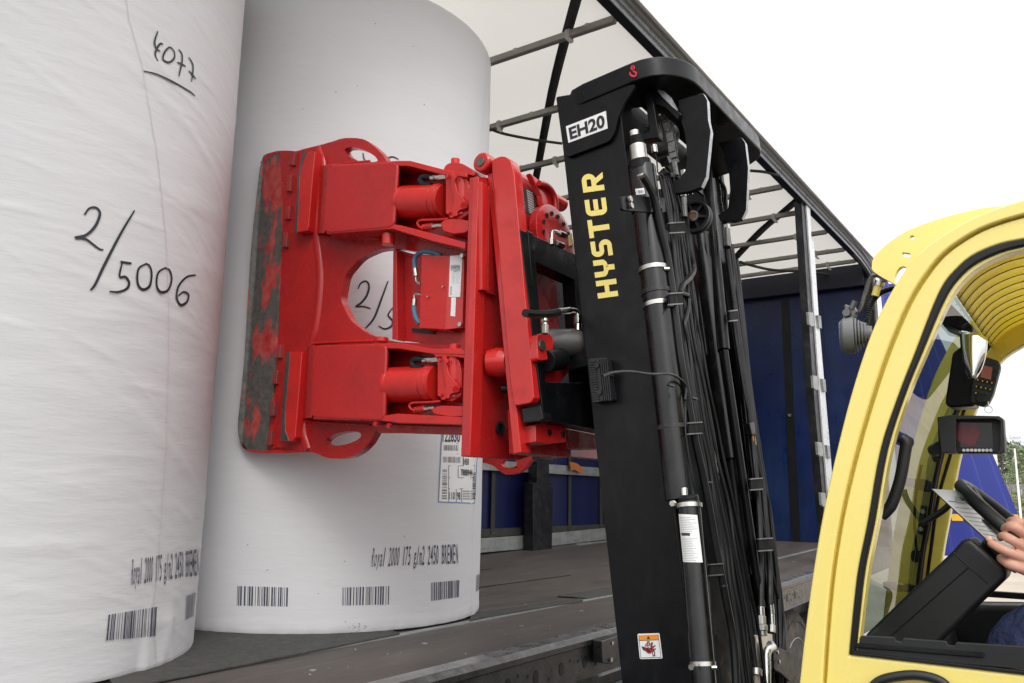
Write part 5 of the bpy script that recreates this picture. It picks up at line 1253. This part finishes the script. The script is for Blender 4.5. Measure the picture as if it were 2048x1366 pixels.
# windscreen with black border
def zy(z): # windscreen leans with the front pillar
    ys = [(r, q) for q, r in PR]; ys = [a for a in ys if a[1] > -.1]
    best = min(ys, key=lambda a: abs(a[0]-z)); return best[1]
wp = [(q+.025, r) for q, r in PR if q > .20 or r < 2.15][:34]
wp = [p for p in wp if p[0] > .2]
GL = glass('clear_window_glass'); GL2 = glass('tinted_windscreen', (.34, .42, .40))
vs = []
for q, r in wp: vs += [(XC+.05, q, r), (XD-.01, q, r)]
gw = MB().add(vs, [(2*i, 2*i+1, 2*i+3, 2*i+2) for i in range(len(wp)-1)]).build('windscreen', GL2, fk, 0, 60)
for x in (XD-.025,):
    m = MB(); m.tube([V3((x, q-.006, r)) for q, r in wp], .008, 8); m.build('windscreen_seal', RUB, gw)
MB().tube([V3((XD-.07, q-.012, r)) for q, r in wp[3:-3]], .004, 6).build('cable', RUB, gw)
# far side interior fittings at the pillar
SD = SX(XD-.035)
def lozenge(x, y, w_, h_, ang, nm='pillar_bracket'):
    o = plate(nm, PLA, fk, SD, ell(x, y, w_, h_, ang, 20), .012, bev=.002); return o
for (x, y) in ((1873, 912),):
    o = plate('hinge_pad', PLA, fk, SD, arcs([(1864, 896), (1880, 898), (1884, 915), (1874, 927), (1864, 920)], 6, 3), -.010, bev=.002); m = MB(); bolt(m, SX(XD-.05), 1873, 909, 4, MX, .006); m.build('pad_bolt', STEEL, o)
plate('pillar_bar', PLA, fk, SD, arcs([(1800, 955), (1850, 958), (1872, 968), (1870, 980), (1855, 985), (1805, 968)], 6, 3), -.02, bev=.003)
o = plate('hinge_strap', PLA, fk, SD, arcs([(1841, 1010), (1855, 1012), (1847, 1070), (1836, 1068)], 2, 2), -.01, bev=.002)
m = MB(); bolt(m, SX(XD-.05), 1846, 1023, 5, MX, .006); bolt(m, SX(XD-.05), 1842, 1058, 5, MX, .006); m.build('strap_bolt', STEEL, o)
MB().tube(catmull(PX(SX(XD-.09), [(1842, 1048), (1860, 1038), (1890, 1018), (1905, 1000)]), 3), .009, 8).build('stay_bar', PLA, o)
MB().tube(catmull(PX(SX(XD-.05), [(1843, 930), (1833, 980), (1829, 1040), (1831, 1075), (1833, 1100)]), 5), .004, 8).build('cable', RUB, fk)
plate('cable_grommet', RUB, fk, SD, ell(1832, 1112, 11, 13), -.008, bev=.002)
plate('pillar_bar', PLA, fk, SD, arcs([(1768, 1162), (1800, 1165), (1830, 1170), (1835, 1182), (1800, 1182), (1772, 1176)], 5, 3), -.03, bev=.003)
MB().cyl(SX(XD-.07)(1798, 1173), SX(XD-.09)(1812, 1176), .012).build('washer_nut', STEEL, fk)
# grab handle inside the near pillar
MB().tube(catmull(PX(SX(XC+.10), [(1803, 875), (1812, 885), (1810, 905), (1800, 960), (1785, 1005), (1775, 1020), (1762, 1032)]), 6), .013, 14).build('grab_handle', PLA, fk)
# roof-lining ledge carrying mirror and console
plate('roof_ledge', BLK, fk, SX(XC+.32), [(1896, 600), (1902, 608), (1948, 655), (1938, 672), (1908, 655), (1884, 645), (1876, 640)], .16, bev=.004)
# convex mirror
mc = SX(2.14); a = [mc(1921, 661), mc(1924, 700), mc(1931, 733), mc(1941, 757)]; b = [mc(1973, 676), mc(1971, 706), mc(1962, 735), mc(1948, 758)]
vs = []; n1, n2 = 12, 10
A_, B_ = catmull(a, 4), catmull(b, 4)
for i in range(len(A_)):
    for k in range(n2+1):
        t = k/n2; vs.append(A_[i]*(1-t)+B_[i]*t+V3((-.012*sin(pi*t), -.004*sin(pi*t), 0)))
mi = MB().add(vs, [(i*(n2+1)+k, i*(n2+1)+k+1, (i+1)*(n2+1)+k+1, (i+1)*(n2+1)+k) for i in range(len(A_)-1) for k in range(n2)]).build('panorama_mirror', MIRR, fk, 0, 80)
s_ = mi.modifiers.new('t', 'SOLIDIFY'); s_.thickness = .004
MB().tube(catmull(PX(mc, [(1925, 655), (1935, 648), (1944, 655), (1942, 668)]), 4), .003, 8).build('mirror_wire', RUB, mi)
# keypad console
SK = SX(2.42); SKf = Pl((-1, -.25, -.10), V3((2.38, .22, 2.1)).dot(V3((-1, -.25, -.10)).normalized()))
plate('console_body', BLK, fk, SX(2.45), arcs([(1905, 705), (1925, 690), (1972, 712), (1950, 812), (1900, 815), (1890, 808), (1892, 790)], 6, 3), .09, bev=.006)
kb = plate('keypad_console', PLA, fk, SK, arcs([(1958, 714), (1968, 712), (1997, 721), (2001, 732), (1986, 788), (1977, 806), (1968, 813), (1942, 807), (1939, 800), (1943, 765)], 5, 3), .04, bev=.005)
m = MB(); qrect(m, [(1961, 754), (1982, 760), (1985, 735), (1965, 730)], SK, 0, 0, 1, 1, .002); m.build('console_screen', SCRR, kb)
m = MB()
for j, row in enumerate(((1956, 760, 4), (1953, 773, 4), (1952, 786, 1))):
    for i in range(row[2]):
        x, y = row[0]+i*9.3, row[1]+i*2.0; p = lift(SK, x, y, .002); m.lathe(p-MX*.003, MX, [(0, .0055), (.004, .005)], 12)
for x, y in ((1991, 743), (1989, 756), (1957, 745)): p = lift(SK, x, y, .002); m.lathe(p-MX*.003, MX, [(0, .0055), (.004, .005)], 12)
m.build('console_key', RUB, kb)
m = MB()
for j, row in enumerate(((1956, 760, 4), (1953, 773, 4), (1952, 786, 1))):
    for i in range(row[2]): x, y = row[0]+i*9.3, row[1]+i*2.0; qrect(m, [(x-1.2, y+1.5), (x+1.2, y+1.7), (x+1.4, y-1.4), (x-1, y-1.6)], SK, 0, 0, 1, 1, .004)
m.build('key_mark', YTAPE, kb)
p = lift(SK, 1963, 797, .004); MB().lathe(p-MX*.003, MX, [(0, .013), (.012, .011)], 20).build('console_knob', RUB, kb)
MB().ring(SX(2.40)(1977, 819), (1, .3, 0), .0085, .0009, 24, 6).build('key_ring', STEEL, kb)
MB().tube(PX(SX(2.405), [(1976, 803), (1977, 812)]), .0012, 6).build('key_ring', STEEL, kb)
# camera monitor with hood
SMN = SX(2.30)
mn = plate('camera_monitor', PLA, fk, SMN, arcs([(1875, 835), (1898, 832), (1995, 833), (2003, 837), (2008, 880), (2006, 902), (1998, 907), (1884, 906), (1876, 880)], 5, 3), .06, bev=.004)
plate('monitor_hood', PLA, mn, SX(2.26), [(1874, 834), (1900, 830), (1998, 832), (2007, 838), (2010, 903), (1999, 909), (1992, 906), (1999, 900), (2000, 842), (1990, 838), (1912, 839), (1912, 905), (1882, 906)], .045, bev=.002)
m = MB(); qrect(m, [(1912, 895), (1987, 896), (1984, 846), (1913, 845)], SMN, 0, 0, 1, 1, .002); sn = m.build('monitor_screen', SCRN, mn)
m = MB(); m.add([lift(SMN, x, y, .003) for x, y in [(1915, 848), (1955, 849), (1960, 868), (1950, 890), (1938, 892), (1917, 882), (1914, 862)]], [tuple(range(7))]); m.build('screen_image', SCRC, sn)
m = MB()
for i in range(8): p = lift(SMN, 1928+i*7.7, 900.5, .001); m.lathe(p-MX*.002, MX, [(0, .0042), (.004, .0036)], 14)
m.build('monitor_button', SILV, mn)
MB().cyl(SX(2.36)(1880, 895), SX(2.5)(1868, 900), .016).build('monitor_arm', PLA, mn, .002)
# steering column and wheel
SCo = SX(2.30)
colm = plate('steering_column', PLA, fk, SCo, arcs([(1728, 1272), (1905, 1102), (1925, 1079), (1940, 1077), (2008, 1136), (2014, 1148), (2010, 1160), (1865, 1300), (1800, 1330), (1728, 1330)], 12, 4, idx=[1, 2, 3, 4, 5, 6]), .15, bev=.012, seg=4)
m = MB(); m.tube(PX(SX(2.299), [(1906, 1104), (1938, 1134), (1975, 1166)]), .0014, 6); m.tube(PX(SX(2.299), [(1938, 1134), (1782, 1272)]), .0014, 6); m.build('column_seam', RUB, colm)
a = SCo(1780, 1300); b = SCo(1970, 1120); ad = (b-a).normalized()
wc = SX(2.45)(2001, 1110)+ad*.02
sw = MB().ring(wc+ad*.05, ad, .170, .0165, 64, 14).build('steering_wheel', PLA, fk)
m = MB(); m.lathe(wc-ad*.03, ad, [(0, .05), (.05, .045), (.075, .03)], 28)
for t in (0.3, 2.4, 4.5):
    o = ad.orthogonal().normalized(); o2 = ad.cross(o); e_ = o*cos(t)+o2*sin(t); m.tube([wc+ad*.02, wc+e_*.09+ad*.03, wc+e_*.165+ad*.05], .016, 10)
m.build('wheel_spoke', PLA, sw)
MB().lathe(wc+ad*.012, ad, [(0, .10), (.012, .125), (.02, .12), (.026, .05)], 36).build('wheel_hub', PLA, sw)
MB().cyl(wc-ad*.12, wc, .035).build('column_shaft', PLA, colm)
# dashboard, lower black tray, seat, body
MB().box((XC+.06, -.9, 1.05), (XD-.02, .40, 1.30)).build('cab_tub', PLA, fk, .02)
MB().prism([(XD-.10, .42, 1.20), (XD-.10, -.9, 1.20), (XD-.10, -.9, 1.455), (XD-.10, .20, 1.455), (XD-.10, .42, 1.44)], (.09, 0, 0)).build('side_console', PLA, fk, .02)
MB().prism([(XC+.25, .34, 1.25), (XC+.25, .42, 1.25), (XC+.25, .41, 1.40), (XC+.25, .36, 1.38)], (.5, 0, 0)).build('dashboard', PLA, fk, .01)
MB().box((XD-.02, -1.0, 1.46), (XD+.0, .30, 1.478)).build('far_track', RUB, fk, .003)
seat = MB().box((2.2, -.75, 1.22), (2.68, -.20, 1.37)).build('driver_seat', PLA, fk, .05, seg=4)
MB().prism([(2.2, -.64, 1.34), (2.2, -.76, 1.34), (2.2, -.88, 1.98), (2.2, -.78, 1.98)], (.48, 0, 0)).build('seat_back', PLA, seat, .04, seg=4)
bodyf = MB().prism([(XC+.0, .52, .40), (XC+.0, .55, .95), (XC+0, -1.15, .95), (XC+0, -2.2, 1.25), (XC+0, -2.3, .45)], (XD-XC, 0, 0)).build('truck_body', YEL, fk, .03, seg=4)
for x in (XC-.12, XD-.05):
    for y, r in ((.55, .42), (-1.75, .36)):
        t_ = MB().lathe((x, y, r), (1, 0, 0), [(0, r*.6), (.01, r*.9), (.04, r), (.22, r), (.25, r*.9), (.26, r*.6)], 48).build('drive_wheel', TYRE, fk, 0, 30); MB().lathe((x-.004, y, r), (1, 0, 0), [(0, r*.58), (.27, r*.58)], 32).build('wheel_rim', YELD, t_)
# work lamp and its bracket
SLp = SX(XC+.12)
lc_ = SLp(1683, 672); k = px_size(lc_); ax = V3((.18, -1, 0)).normalized()
wl = MB().lathe(lc_, ax, [(0, k*30), (.005, k*35), (.022, k*37), (.030, k*36)], 40).build('work_lamp', LGREY, fk, .002)
m = MB()
for i in range(5): m.lathe(lc_+ax*(.032+.007*i), ax, [(0, k*(34-i*4)), (.0035, k*(34-i*4))], 32)
m.lathe(lc_+ax*.028, ax, [(0, k*22), (.042, k*16)], 24); m.build('lamp_fin', LGREY, wl)
MB().lathe(lc_-ax*.001, -ax, [(0, k*30), (.003, k*27)], 32).build('lamp_glass', LENS, wl)
plate('lamp_hinge', LGREY, wl, SLp, arcs([(1684, 640), (1690, 612), (1705, 608), (1712, 622), (1704, 640), (1694, 650)], 4, 3), .03, bev=.003)
m = MB(); m.cyl(SLp(1696, 628)-V3((.02, 0, 0)), SLp(1696, 628)+V3((.04, 0, 0)), .009, seg=12); m.cyl(SLp(1703, 618), SLp(1709, 602), .007, seg=10); m.build('hinge_bolt', DKST, wl)
m = MB(); m.tube(catmull(PX(SX(XC+.13), [(1690, 612), (1705, 622), (1716, 624), (1722, 616), (1730, 590), (1740, 560), (1748, 551), (1760, 553), (1773, 562)]), 4), .0055, 8); m.build('lamp_bracket', DKST, wl)
m = MB(); P = catmull(PX(SX(XC+.15), [(1728, 655), (1734, 640), (1742, 610), (1756, 590), (1772, 581), (1790, 576)]), 14); m.tube(P, .006, 10, radii=[.0075 if i % 2 else .0060 for i in range(len(P))]); m.build('corrugated_cable', RUB, wl)
m = MB(); m.cyl(SX(XC+.14)(1712, 652), SX(XC+.14)(1732, 655), .012, seg=10); m.cyl(SX(XC+.14)(1716, 644), SX(XC+.14)(1720, 660), .008, seg=8); m.build('cable_plug', LGREY, wl)
MB().cyl(SX(XC+.14)(1756, 572), SX(XC+.14)(1750, 592), .009).build('yellow_plug', YTXT, wl); MB().cyl(SX(XC+.14)(1760, 563), SX(XC+.14)(1757, 572), .012).build('plug_nut', STEEL, wl)
# ================================================================ CLIPBOARD
_n = V3((-1, 0, .60)).normalized(); _c = SX(2.36)(1935, 1035); SQ_ = Pl(_n, _c.dot(_n)); SQ2 = Pl(_n, _c.dot(_n)+.002)
cb = plate('clipboard', BROWN, None, SQ_, [(1862, 977), (1945, 985), (2040, 1108), (1990, 1096)], .006, bev=.001)
cbq = [(1991, 1095), (2036, 1106), (1942, 983), (1864, 978)]
tag(cb, 'clipboard with white form sheet held up beside the steering wheel', 'clipboard')
m = MB(); qrect(m, cbq, SQ2, 0, 0, 1, 1, .001); ps = m.build('form_sheet', pm('bright_form_paper', (.9, .9, .89), .6, var=.01, bmp=0), cb)
m = MB()
for i in range(9): qrect(m, cbq, SQ2, .1, .08+i*.075, .1+.75*random.uniform(.6, 1), .09+i*.075, .002)
qrect(m, cbq, SQ2, .10, .78, .42, .80, .002); m.build('form_print', GPRT, cb)
plate('clip', STEEL, cb, Pl(_n, _c.dot(_n)+.012), [(1910, 992), (1936, 995), (1938, 1004), (1912, 1003)], .01, bev=.002)
plate('clip_lever', BROWN, cb, Pl(_n, _c.dot(_n)+.016), arcs([(1922, 968), (1936, 966), (1944, 974), (1943, 985), (1930, 990)], 3, 3), .012, bev=.002)
# ================================================================ DRIVER
def skin_body(name, joints, edges, mat, parent=None, sub=2):
    me = bpy.data.meshes.new(name); me.from_pydata([tuple(j[0]) for j in joints], edges, [])
    me.materials.append(mat); o = bpy.data.objects.new(name, me); COL.objects.link(o)
    md = o.modifiers.new('skin', 'SKIN'); md.use_smooth_shade = True
    for i, j in enumerate(joints):
        r = j[1] if hasattr(j[1], '__len__') else (j[1], j[1]); me.skin_vertices[0].data[i].radius = r; me.skin_vertices[0].data[i].use_root = (i == 0)
    o.modifiers.new('sub', 'SUBSURF').levels = sub; o.modifiers['sub'].render_levels = sub
    if parent: o.parent = parent; o.matrix_parent_inverse = W[parent.name].inverted()
    W[o.name] = Matrix.Identity(4); return o
per = thing('person', 'seated driver in navy work clothes, hand on the steering wheel', 'person', (2.42, -.45, 1.4))
HX = 2.30
def hp_(x, y, X=HX): return SX(X)(x, y)
wr = hp_(2122, 1150, 2.30); palm = hp_(2062, 1110, 2.345)
pel = V3((2.44, -.46, 1.47)); KN = hp_(2036, 1266, 2.26)
J = [(pel, (.16, .13)), (pel+V3((0, -.03, .16)), (.15, .115)), (pel+V3((0, -.06, .33)), (.175, .12)), (pel+V3((0, -.05, .46)), (.13, .09)), (pel+V3((0, -.03, .54)), .058), (pel+V3((0, .0, .62)), (.075, .09)), (pel+V3((0, .02, .71)), (.078, .095)), (pel+V3((0, .01, .79)), (.05, .06)),
     (pel+V3((-.19, -.05, .43)), .062), (pel+V3((-.24, .06, .17)), .048), (V3((2.27, -.16, 1.64)), .042), (wr, (.032, .024)),
     (pel+V3((.19, -.05, .43)), .062), (pel+V3((.26, .10, .18)), .048), (pel+V3((.20, .30, .13)), .040), (pel+V3((.14, .44, .10)), (.03, .02)),
     (pel+V3((-.11, .06, -.01)), .10), (KN, .082), (KN+V3((.0, .04, -.38)), .055), (KN+V3((.0, .18, -.42)), .045),
     (pel+V3((.11, .06, -.01)), .10), (pel+V3((.16, .50, -.04)), .078), (pel+V3((.16, .54, -.40)), .055), (pel+V3((.16, .68, -.44)), .045)]
Eg = [(0, 1), (1, 2), (2, 3), (3, 4), (4, 5), (5, 6), (6, 7), (3, 8), (8, 9), (9, 10), (10, 11), (3, 12), (12, 13), (13, 14), (14, 15), (0, 16), (16, 17), (17, 18), (18, 19), (0, 20), (20, 21), (21, 22), (22, 23)]
body_ = skin_body('body', J, Eg, SKIN, per)
# clothes: same skeleton a little thicker, without head and hands
JT = [(p, tuple(q+(.034 if i in (0, 1, 2, 3, 8, 12, 16, 20) else .012) for q in (r if hasattr(r, '__len__') else (r, r)))) for i, (p, r) in enumerate(J)]
J4 = JT[4]; JT[4] = (J[4][0]-V3((0, 0, .03)), (.066, .066))
keep = [0, 1, 2, 3, 4, 8, 9, 10, 12, 13, 14]; mp_ = {k: i for i, k in enumerate(keep)}
skin_body('work_jacket', [JT[k] for k in keep], [(mp_[a], mp_[b]) for a, b in Eg if a in mp_ and b in mp_], NAVY, per)
keep = [0, 16, 17, 18, 20, 21, 22]; mp2 = {k: i for i, k in enumerate(keep)}
skin_body('work_trousers', [JT[k] for k in keep], [(mp2[a], mp2[b]) for a, b in Eg if a in mp2 and b in mp2], NAVY, per)
hd_ = pel+V3((0, .02, .71)); MB().ball(hd_+V3((0, -.02, .03)), .108, 20, (.85, 1.0, 1.0)).build('hair', HAIR, per, 0, 80)
m = MB()
for s_ in (-1, 1): m.ball(hd_+V3((s_*.030, .074, -.0)), .012, 10)
m.build('eye', PAPR, per); MB().ball(hd_+V3((0, .088, -.03)), .016, 10, (.8, 1.1, 1.5)).build('nose', SKIN, per); MB().ball(hd_+V3((0, .078, -.065)), .02, 10, (1.2, .5, .35)).build('mouth', SCRC, per)
# the hand: palm plus five separate fingers closing round the rim
def finger(pts, r0, r1, X0=2.29, tipx=.0):
    P = [hp_(x, y, X0+dx) for x, y, dx in pts]; n = len(P)
    return P, [r0+(r1-r0)*i/(n-1) for i in range(n)]
fng = [ [(2066, 1066, .045), (2048, 1050, .020), (2036, 1044, .008), (2024, 1042, .022), (2017, 1048, .045)],
        [(2066, 1082, .040), (2046, 1066, .012), (2028, 1054, .000), (2014, 1054, .012), (2007, 1061, .040)],
        [(2068, 1101, .038), (2044, 1091, .008), (2022, 1079, -.006), (2007, 1072, .004), (1999, 1077, .034)],
        [(2072, 1125, .036), (2044, 1115, .006), (2014, 1103, -.014), (1990, 1091, -.012), (1977, 1083, .000)],
        [(2084, 1150, .042), (2052, 1140, .010), (2026, 1131, -.004), (2008, 1121, .006), (1998, 1113, .026)] ]
m = MB()
for i, L_ in enumerate(fng):
    P, R_ = finger(L_, .0124, .0088, 2.20)
    if i == 4: R_ = [.0135, .0125, .0118, .0108, .0090]
    Pc = catmull(P, 6); n = len(Pc); rr = []
    for q in range(n):
        t = q/(n-1)*4; a = int(min(t, 3)); f = t-a; r = R_[a]*(1-f)+R_[a+1]*f
        r *= 1+.07*math.exp(-((t-1)/.25)**2)+.06*math.exp(-((t-2.4)/.25)**2)
        if q >= n-3: r *= (.93, .75, .35)[q-(n-3)]
        rr.append(r)
    m.tube(Pc, .01, 14, radii=rr)
for a, b, r0, r1 in (((2066, 1066, .045), (2118, 1135, .10), .017, .026), ((2066, 1082, .040), (2118, 1140, .09), .018, .028), ((2068, 1101, .038), (2120, 1146, .09), .019, .028), ((2072, 1125, .036), (2122, 1152, .09), .019, .027), ((2084, 1150, .042), (2122, 1160, .10), .018, .026)):
    m.tube([hp_(a[0], a[1], 2.20+a[2]), hp_((a[0]+b[0])/2, (a[1]+b[1])/2, 2.20+(a[2]+b[2])/2), hp_(b[0], b[1], 2.20+b[2])], .02, 14, radii=[r0, (r0+r1)/2+.003, r1])
hand = m.build('hand', SKIN, per, 0, 80)
rm = hand.modifiers.new('r', 'REMESH'); rm.mode = 'VOXEL'; rm.voxel_size = .0022; rm.use_smooth_shade = True
sm = hand.modifiers.new('s', 'SMOOTH'); sm.factor = .5; sm.iterations = 3
c_ = hp_(1979, 1081, 2.197); MB().ball(c_+V3((-.005, 0, .004)), .0075, 12, (.5, 1, .9)).build('finger_nail', NAIL, per, 0, 80)
# ================================================================ BACKGROUND BEYOND THE CAB
def leafmat(name, c0, c1):
    m, nt, bs = new_mat(name)
    oi = N(nt, 'ShaderNodeNewGeometry'); r = ramp(nt, oi.outputs['Random Per Island'], [(0, c0), (1, c1)])
    nt.links.new(r.outputs[0], bs.inputs['Base Color']); bs.inputs['Roughness'].default_value = .6; return m
LF1 = leafmat('pine_foliage', (.035, .06, .03), (.10, .14, .07)); LF2 = leafmat('broadleaf_foliage', (.05, .09, .03), (.16, .20, .08)); LF3 = leafmat('hedge_leaves', (.05, .08, .02), (.22, .22, .08))
BARK = pm('pine_bark', (.16, .10, .07), .9, var=.3, bmp=.5)
def gpt(x, d):   # ground point straight below photo column x at distance d
    r = ray(x, 1005); h = hypot(r.x, r.y); return V3((r.x/h*d, r.y/h*d, 0))
def tree(x, d, h, cw_, kind, label, seed, n=900):
    rg = random.Random(seed); b = gpt(x, d)
    t = thing('pine_tree' if kind == 0 else 'broadleaf_tree', label, 'tree', b, 'trees behind the yard')
    m = MB(); m.tube([b, b+V3((.1, .1, h*.5)), b+V3((0, .2, h*.92))], .2, 8, radii=[h*.018, h*.013, h*.004])
    for k in range(9):
        z = h*rg.uniform(.42, .85); a = rg.uniform(0, 2*pi); m.tube([b+V3((.05, .1, z)), b+V3((cos(a)*cw_*.4, sin(a)*cw_*.4, z+h*.06))], .1, 5, radii=[h*.006, h*.002])
    m.build('trunk', BARK, t)
    m = MB(); cl_ = [(rg.gauss(0, cw_*.30), rg.gauss(0, cw_*.30), rg.uniform(.42 if kind == 0 else .22, .98)) for _ in range(26)]
    for k in range(n):
        c = rg.choice(cl_); zz = c[2]; sh_ = (1.05-zz)*1.5 if kind == 0 else sin(pi*min(1, max(.15, zz)))*1.1
        p = b+V3((c[0]*sh_+rg.gauss(0, cw_*.09), c[1]*sh_+rg.gauss(0, cw_*.09), h*zz+rg.gauss(0, h*.035)))
        a = V3((rg.gauss(0, 1), rg.gauss(0, 1), rg.gauss(0, .6))).normalized(); q = a.orthogonal().normalized(); s_ = h*.022*rg.uniform(.6, 1.5)
        m.add([p-a*s_, p-q*s_*.7, p+a*s_, p+q*s_*.7], [(0, 1, 2, 3)])
    m.build('crown', LF1 if kind == 0 else LF2, t)
TL = [(1992, 120, 8.5, 8, 0, 'dark pine tree rising just right of the blue curtain'), (2012, 118, 9.3, 8, 0, 'pine tree with a bare trunk below the white building sign'), (2034, 121, 9.0, 8, 0, 'pine tree at the right picture edge behind the flag pole'),
      (2052, 110, 8, 8, 1, 'pale green round tree cut by the right picture edge'), (2002, 100, 5, 7, 1, 'low leafy tree between the pine trunks'), (2028, 95, 4.5, 7, 1, 'low leafy bush-like tree in front of the pines')]
for i, a in enumerate(TL): tree(*a, 40+i)
# hall with sign band
b = gpt(2150, 150); r_ = ray(2040, 880); h_ = hypot(r_.x, r_.y)
hd2 = V3((-sin(radians(5)), cos(radians(5)), 0)); 
hl = thing('factory_hall', 'white flat roofed factory hall with blue lettering behind the trees', 'building', tuple(gpt(2060, 190)))
SH_ = Pl((1, .09, 0), V3((1, .09, 0)).normalized().dot(gpt(2060, 190)))
p = [SH_(1978, 868), SH_(2200, 872), SH_(2200, 1000), SH_(1978, 1000)]
MB().prism(p, (20, 0, 0)).build('wall', pm('white_cladding', (.62, .66, .70), .6), hl)
p = [SH_(1978, 866), SH_(2200, 869), SH_(2200, 892), SH_(1978, 890)]
MB().prism([q-V3((.6, 0, 0)) for q in p], (.5, 0, 0)).build('sign_band', pm('pale_sign_band', (.80, .82, .84), .5), hl)
SH2 = Pl((1, .09, 0), SH_.d-.75)
m = MB(); text(m, 'DS Smith', [(2002, 878), (2042, 879), (2042, 871), (2002, 870)], SH2, .02); text(m, 'Packaging', [(2024, 888), (2070, 889), (2070, 881), (2024, 880)], SH2, .02); m.build('sign_lettering', pm('grey_blue_letters', (.30, .38, .48), .5), hl)
def pole(x, d, h, r, nm, lab, cat, mat):
    b = gpt(x, d); o = MB().tube([b, b+V3((0, 0, h*.6)), b+V3((0, 0, h))], r, 10, radii=[r, r*.85, r*.6]).build(nm, mat, None); return tag(o, lab, cat)
pole(2039, 40, 3.9, .05, 'flag_pole', 'slim white pole standing right of the pines', 'pole', WHT)
b = gpt(1994, 40); o = MB().box((b.x-.12, b.y-.14, 0), (b.x+.12, b.y+.14, 4.0)).build('gate_pillar', pm('white_render', (.7, .7, .68), .7), None, .02); tag(o, 'white square pillar beside the blue curtain', 'pillar')
# fence
fb = gpt(2030, 75); fn_ = thing('mesh_fence', 'low grey fence of vertical slats behind the hedge', 'fence', tuple(fb))
fd = V3((.2, -1, 0)).normalized(); m = MB()
for i in range(120):
    q = fb-fd*6+fd*i*.16; m.box((q.x-.03, q.y-.06, .0), (q.x+.03, q.y+.06, 3.1))
m.build('slat_panel', pm('grey_fence', (.20, .20, .18), .8), fn_)
for i in range(8): q = fb-fd*6+fd*i*2.5; MB().box((q.x-.08, q.y-.06, 0), (q.x+.04, q.y+.06, 3.3)).build('post', pm('grey_fence_post', (.25, .25, .23), .8) if i == 0 else bpy.data.materials['grey_fence_post'], fn_)
# hedge
rg = random.Random(77); hb = gpt(2046, 60); hg = MB()
for k in range(5000):
    t = rg.uniform(-9, 1.2); q = hb+V3((rg.gauss(0, .6), t, rg.uniform(0, 1)**.7*2.2+.15*sin(t*2)))
    a = V3((rg.gauss(0, 1), rg.gauss(0, 1), rg.gauss(0, 1))).normalized(); q2 = a.orthogonal().normalized(); s_ = rg.uniform(.06, .13)
    hg.add([q-a*s_, q-q2*s_*.6, q+a*s_, q+q2*s_*.6], [(0, 1, 2, 3)])
tag(hg.build('hedge', LF3, None), 'leafy hedge in front of the slat fence at right edge', 'hedge')

# reflective tape squares and a strap buckle on the gathered curtain
def gpos(s_, t, o=.015):
    z = 4.08-2.9*t; x = 9.30+1.5*s_+.10*t; y = 1.70-(.14+.90*t**.8)*s_+(.045+.03*t)*sin(s_*34+.6*t)*min(1, s_*4)-.05*t; return V3((x-o*.5, y-o, z))
for k in range(28):
    a0, a1 = k/28, (k+.86)/28; t0, t1 = (4.08-1.60)/2.9, (4.08-1.53)/2.9
    vs = []
    for j in range(5):
        s_ = a0+(a1-a0)*j/4; vs += [gpos(s_, t0), gpos(s_, t1)]
    MB().add(vs, [(2*j, 2*j+2, 2*j+3, 2*j+1) for j in range(4)]).build('reflective_tape', YTAPE, gc)
# loose pieces become parts of their own
for nm in ('hex_bolt', 'cap_screw', 'hex_nut', 'strap_bolt', 'monitor_button', 'console_key', 'curtain_rivet', 'deck_plug', 'hem_stud', 'deck_joint', 'wheel_spoke', 'roof_seam', 'bracket_bolt', 'wall_panel_joint', 'eye', 'ring_bore', 'dirt_specks', 'stop_bore', 'elbow_fitting', 'motor_fitting', 'clip_rim'):
    for o in [o for o in bpy.data.objects if o.type == 'MESH' and o.name.split('.')[0] == nm]:
        split_loose(o)

# debris on the deck
rg = random.Random(5); dm = MB()
for k in range(150):
    x, y = rg.uniform(1.6, 5.2), rg.uniform(1.74, 3.2)
    if hypot(x-2.754, y-2.967) < .76 or hypot(x-1.244, y-3.011) < .76: continue
    a = rg.uniform(0, pi); l, w_ = (rg.uniform(.012, .03), .0016) if k % 5 == 0 else (rg.uniform(.0015, .004), rg.uniform(.0012, .003)); dx, dy = cos(a), sin(a); z = FZ+.0045
    dm.add([(x-dx*l-dy*w_, y-dy*l+dx*w_, z), (x+dx*l-dy*w_, y+dy*l+dx*w_, z+.001), (x+dx*l+dy*w_, y+dy*l-dx*w_, z+.001), (x-dx*l+dy*w_, y-dy*l-dx*w_, z)], [(0, 1, 2, 3)])
tag(dm.build('deck_grit', pm('pale_grit', (.42, .36, .28), .8, bmp=0), None), 'pale grit and straw bits scattered on the brown deck', 'grit', None, 'stuff')
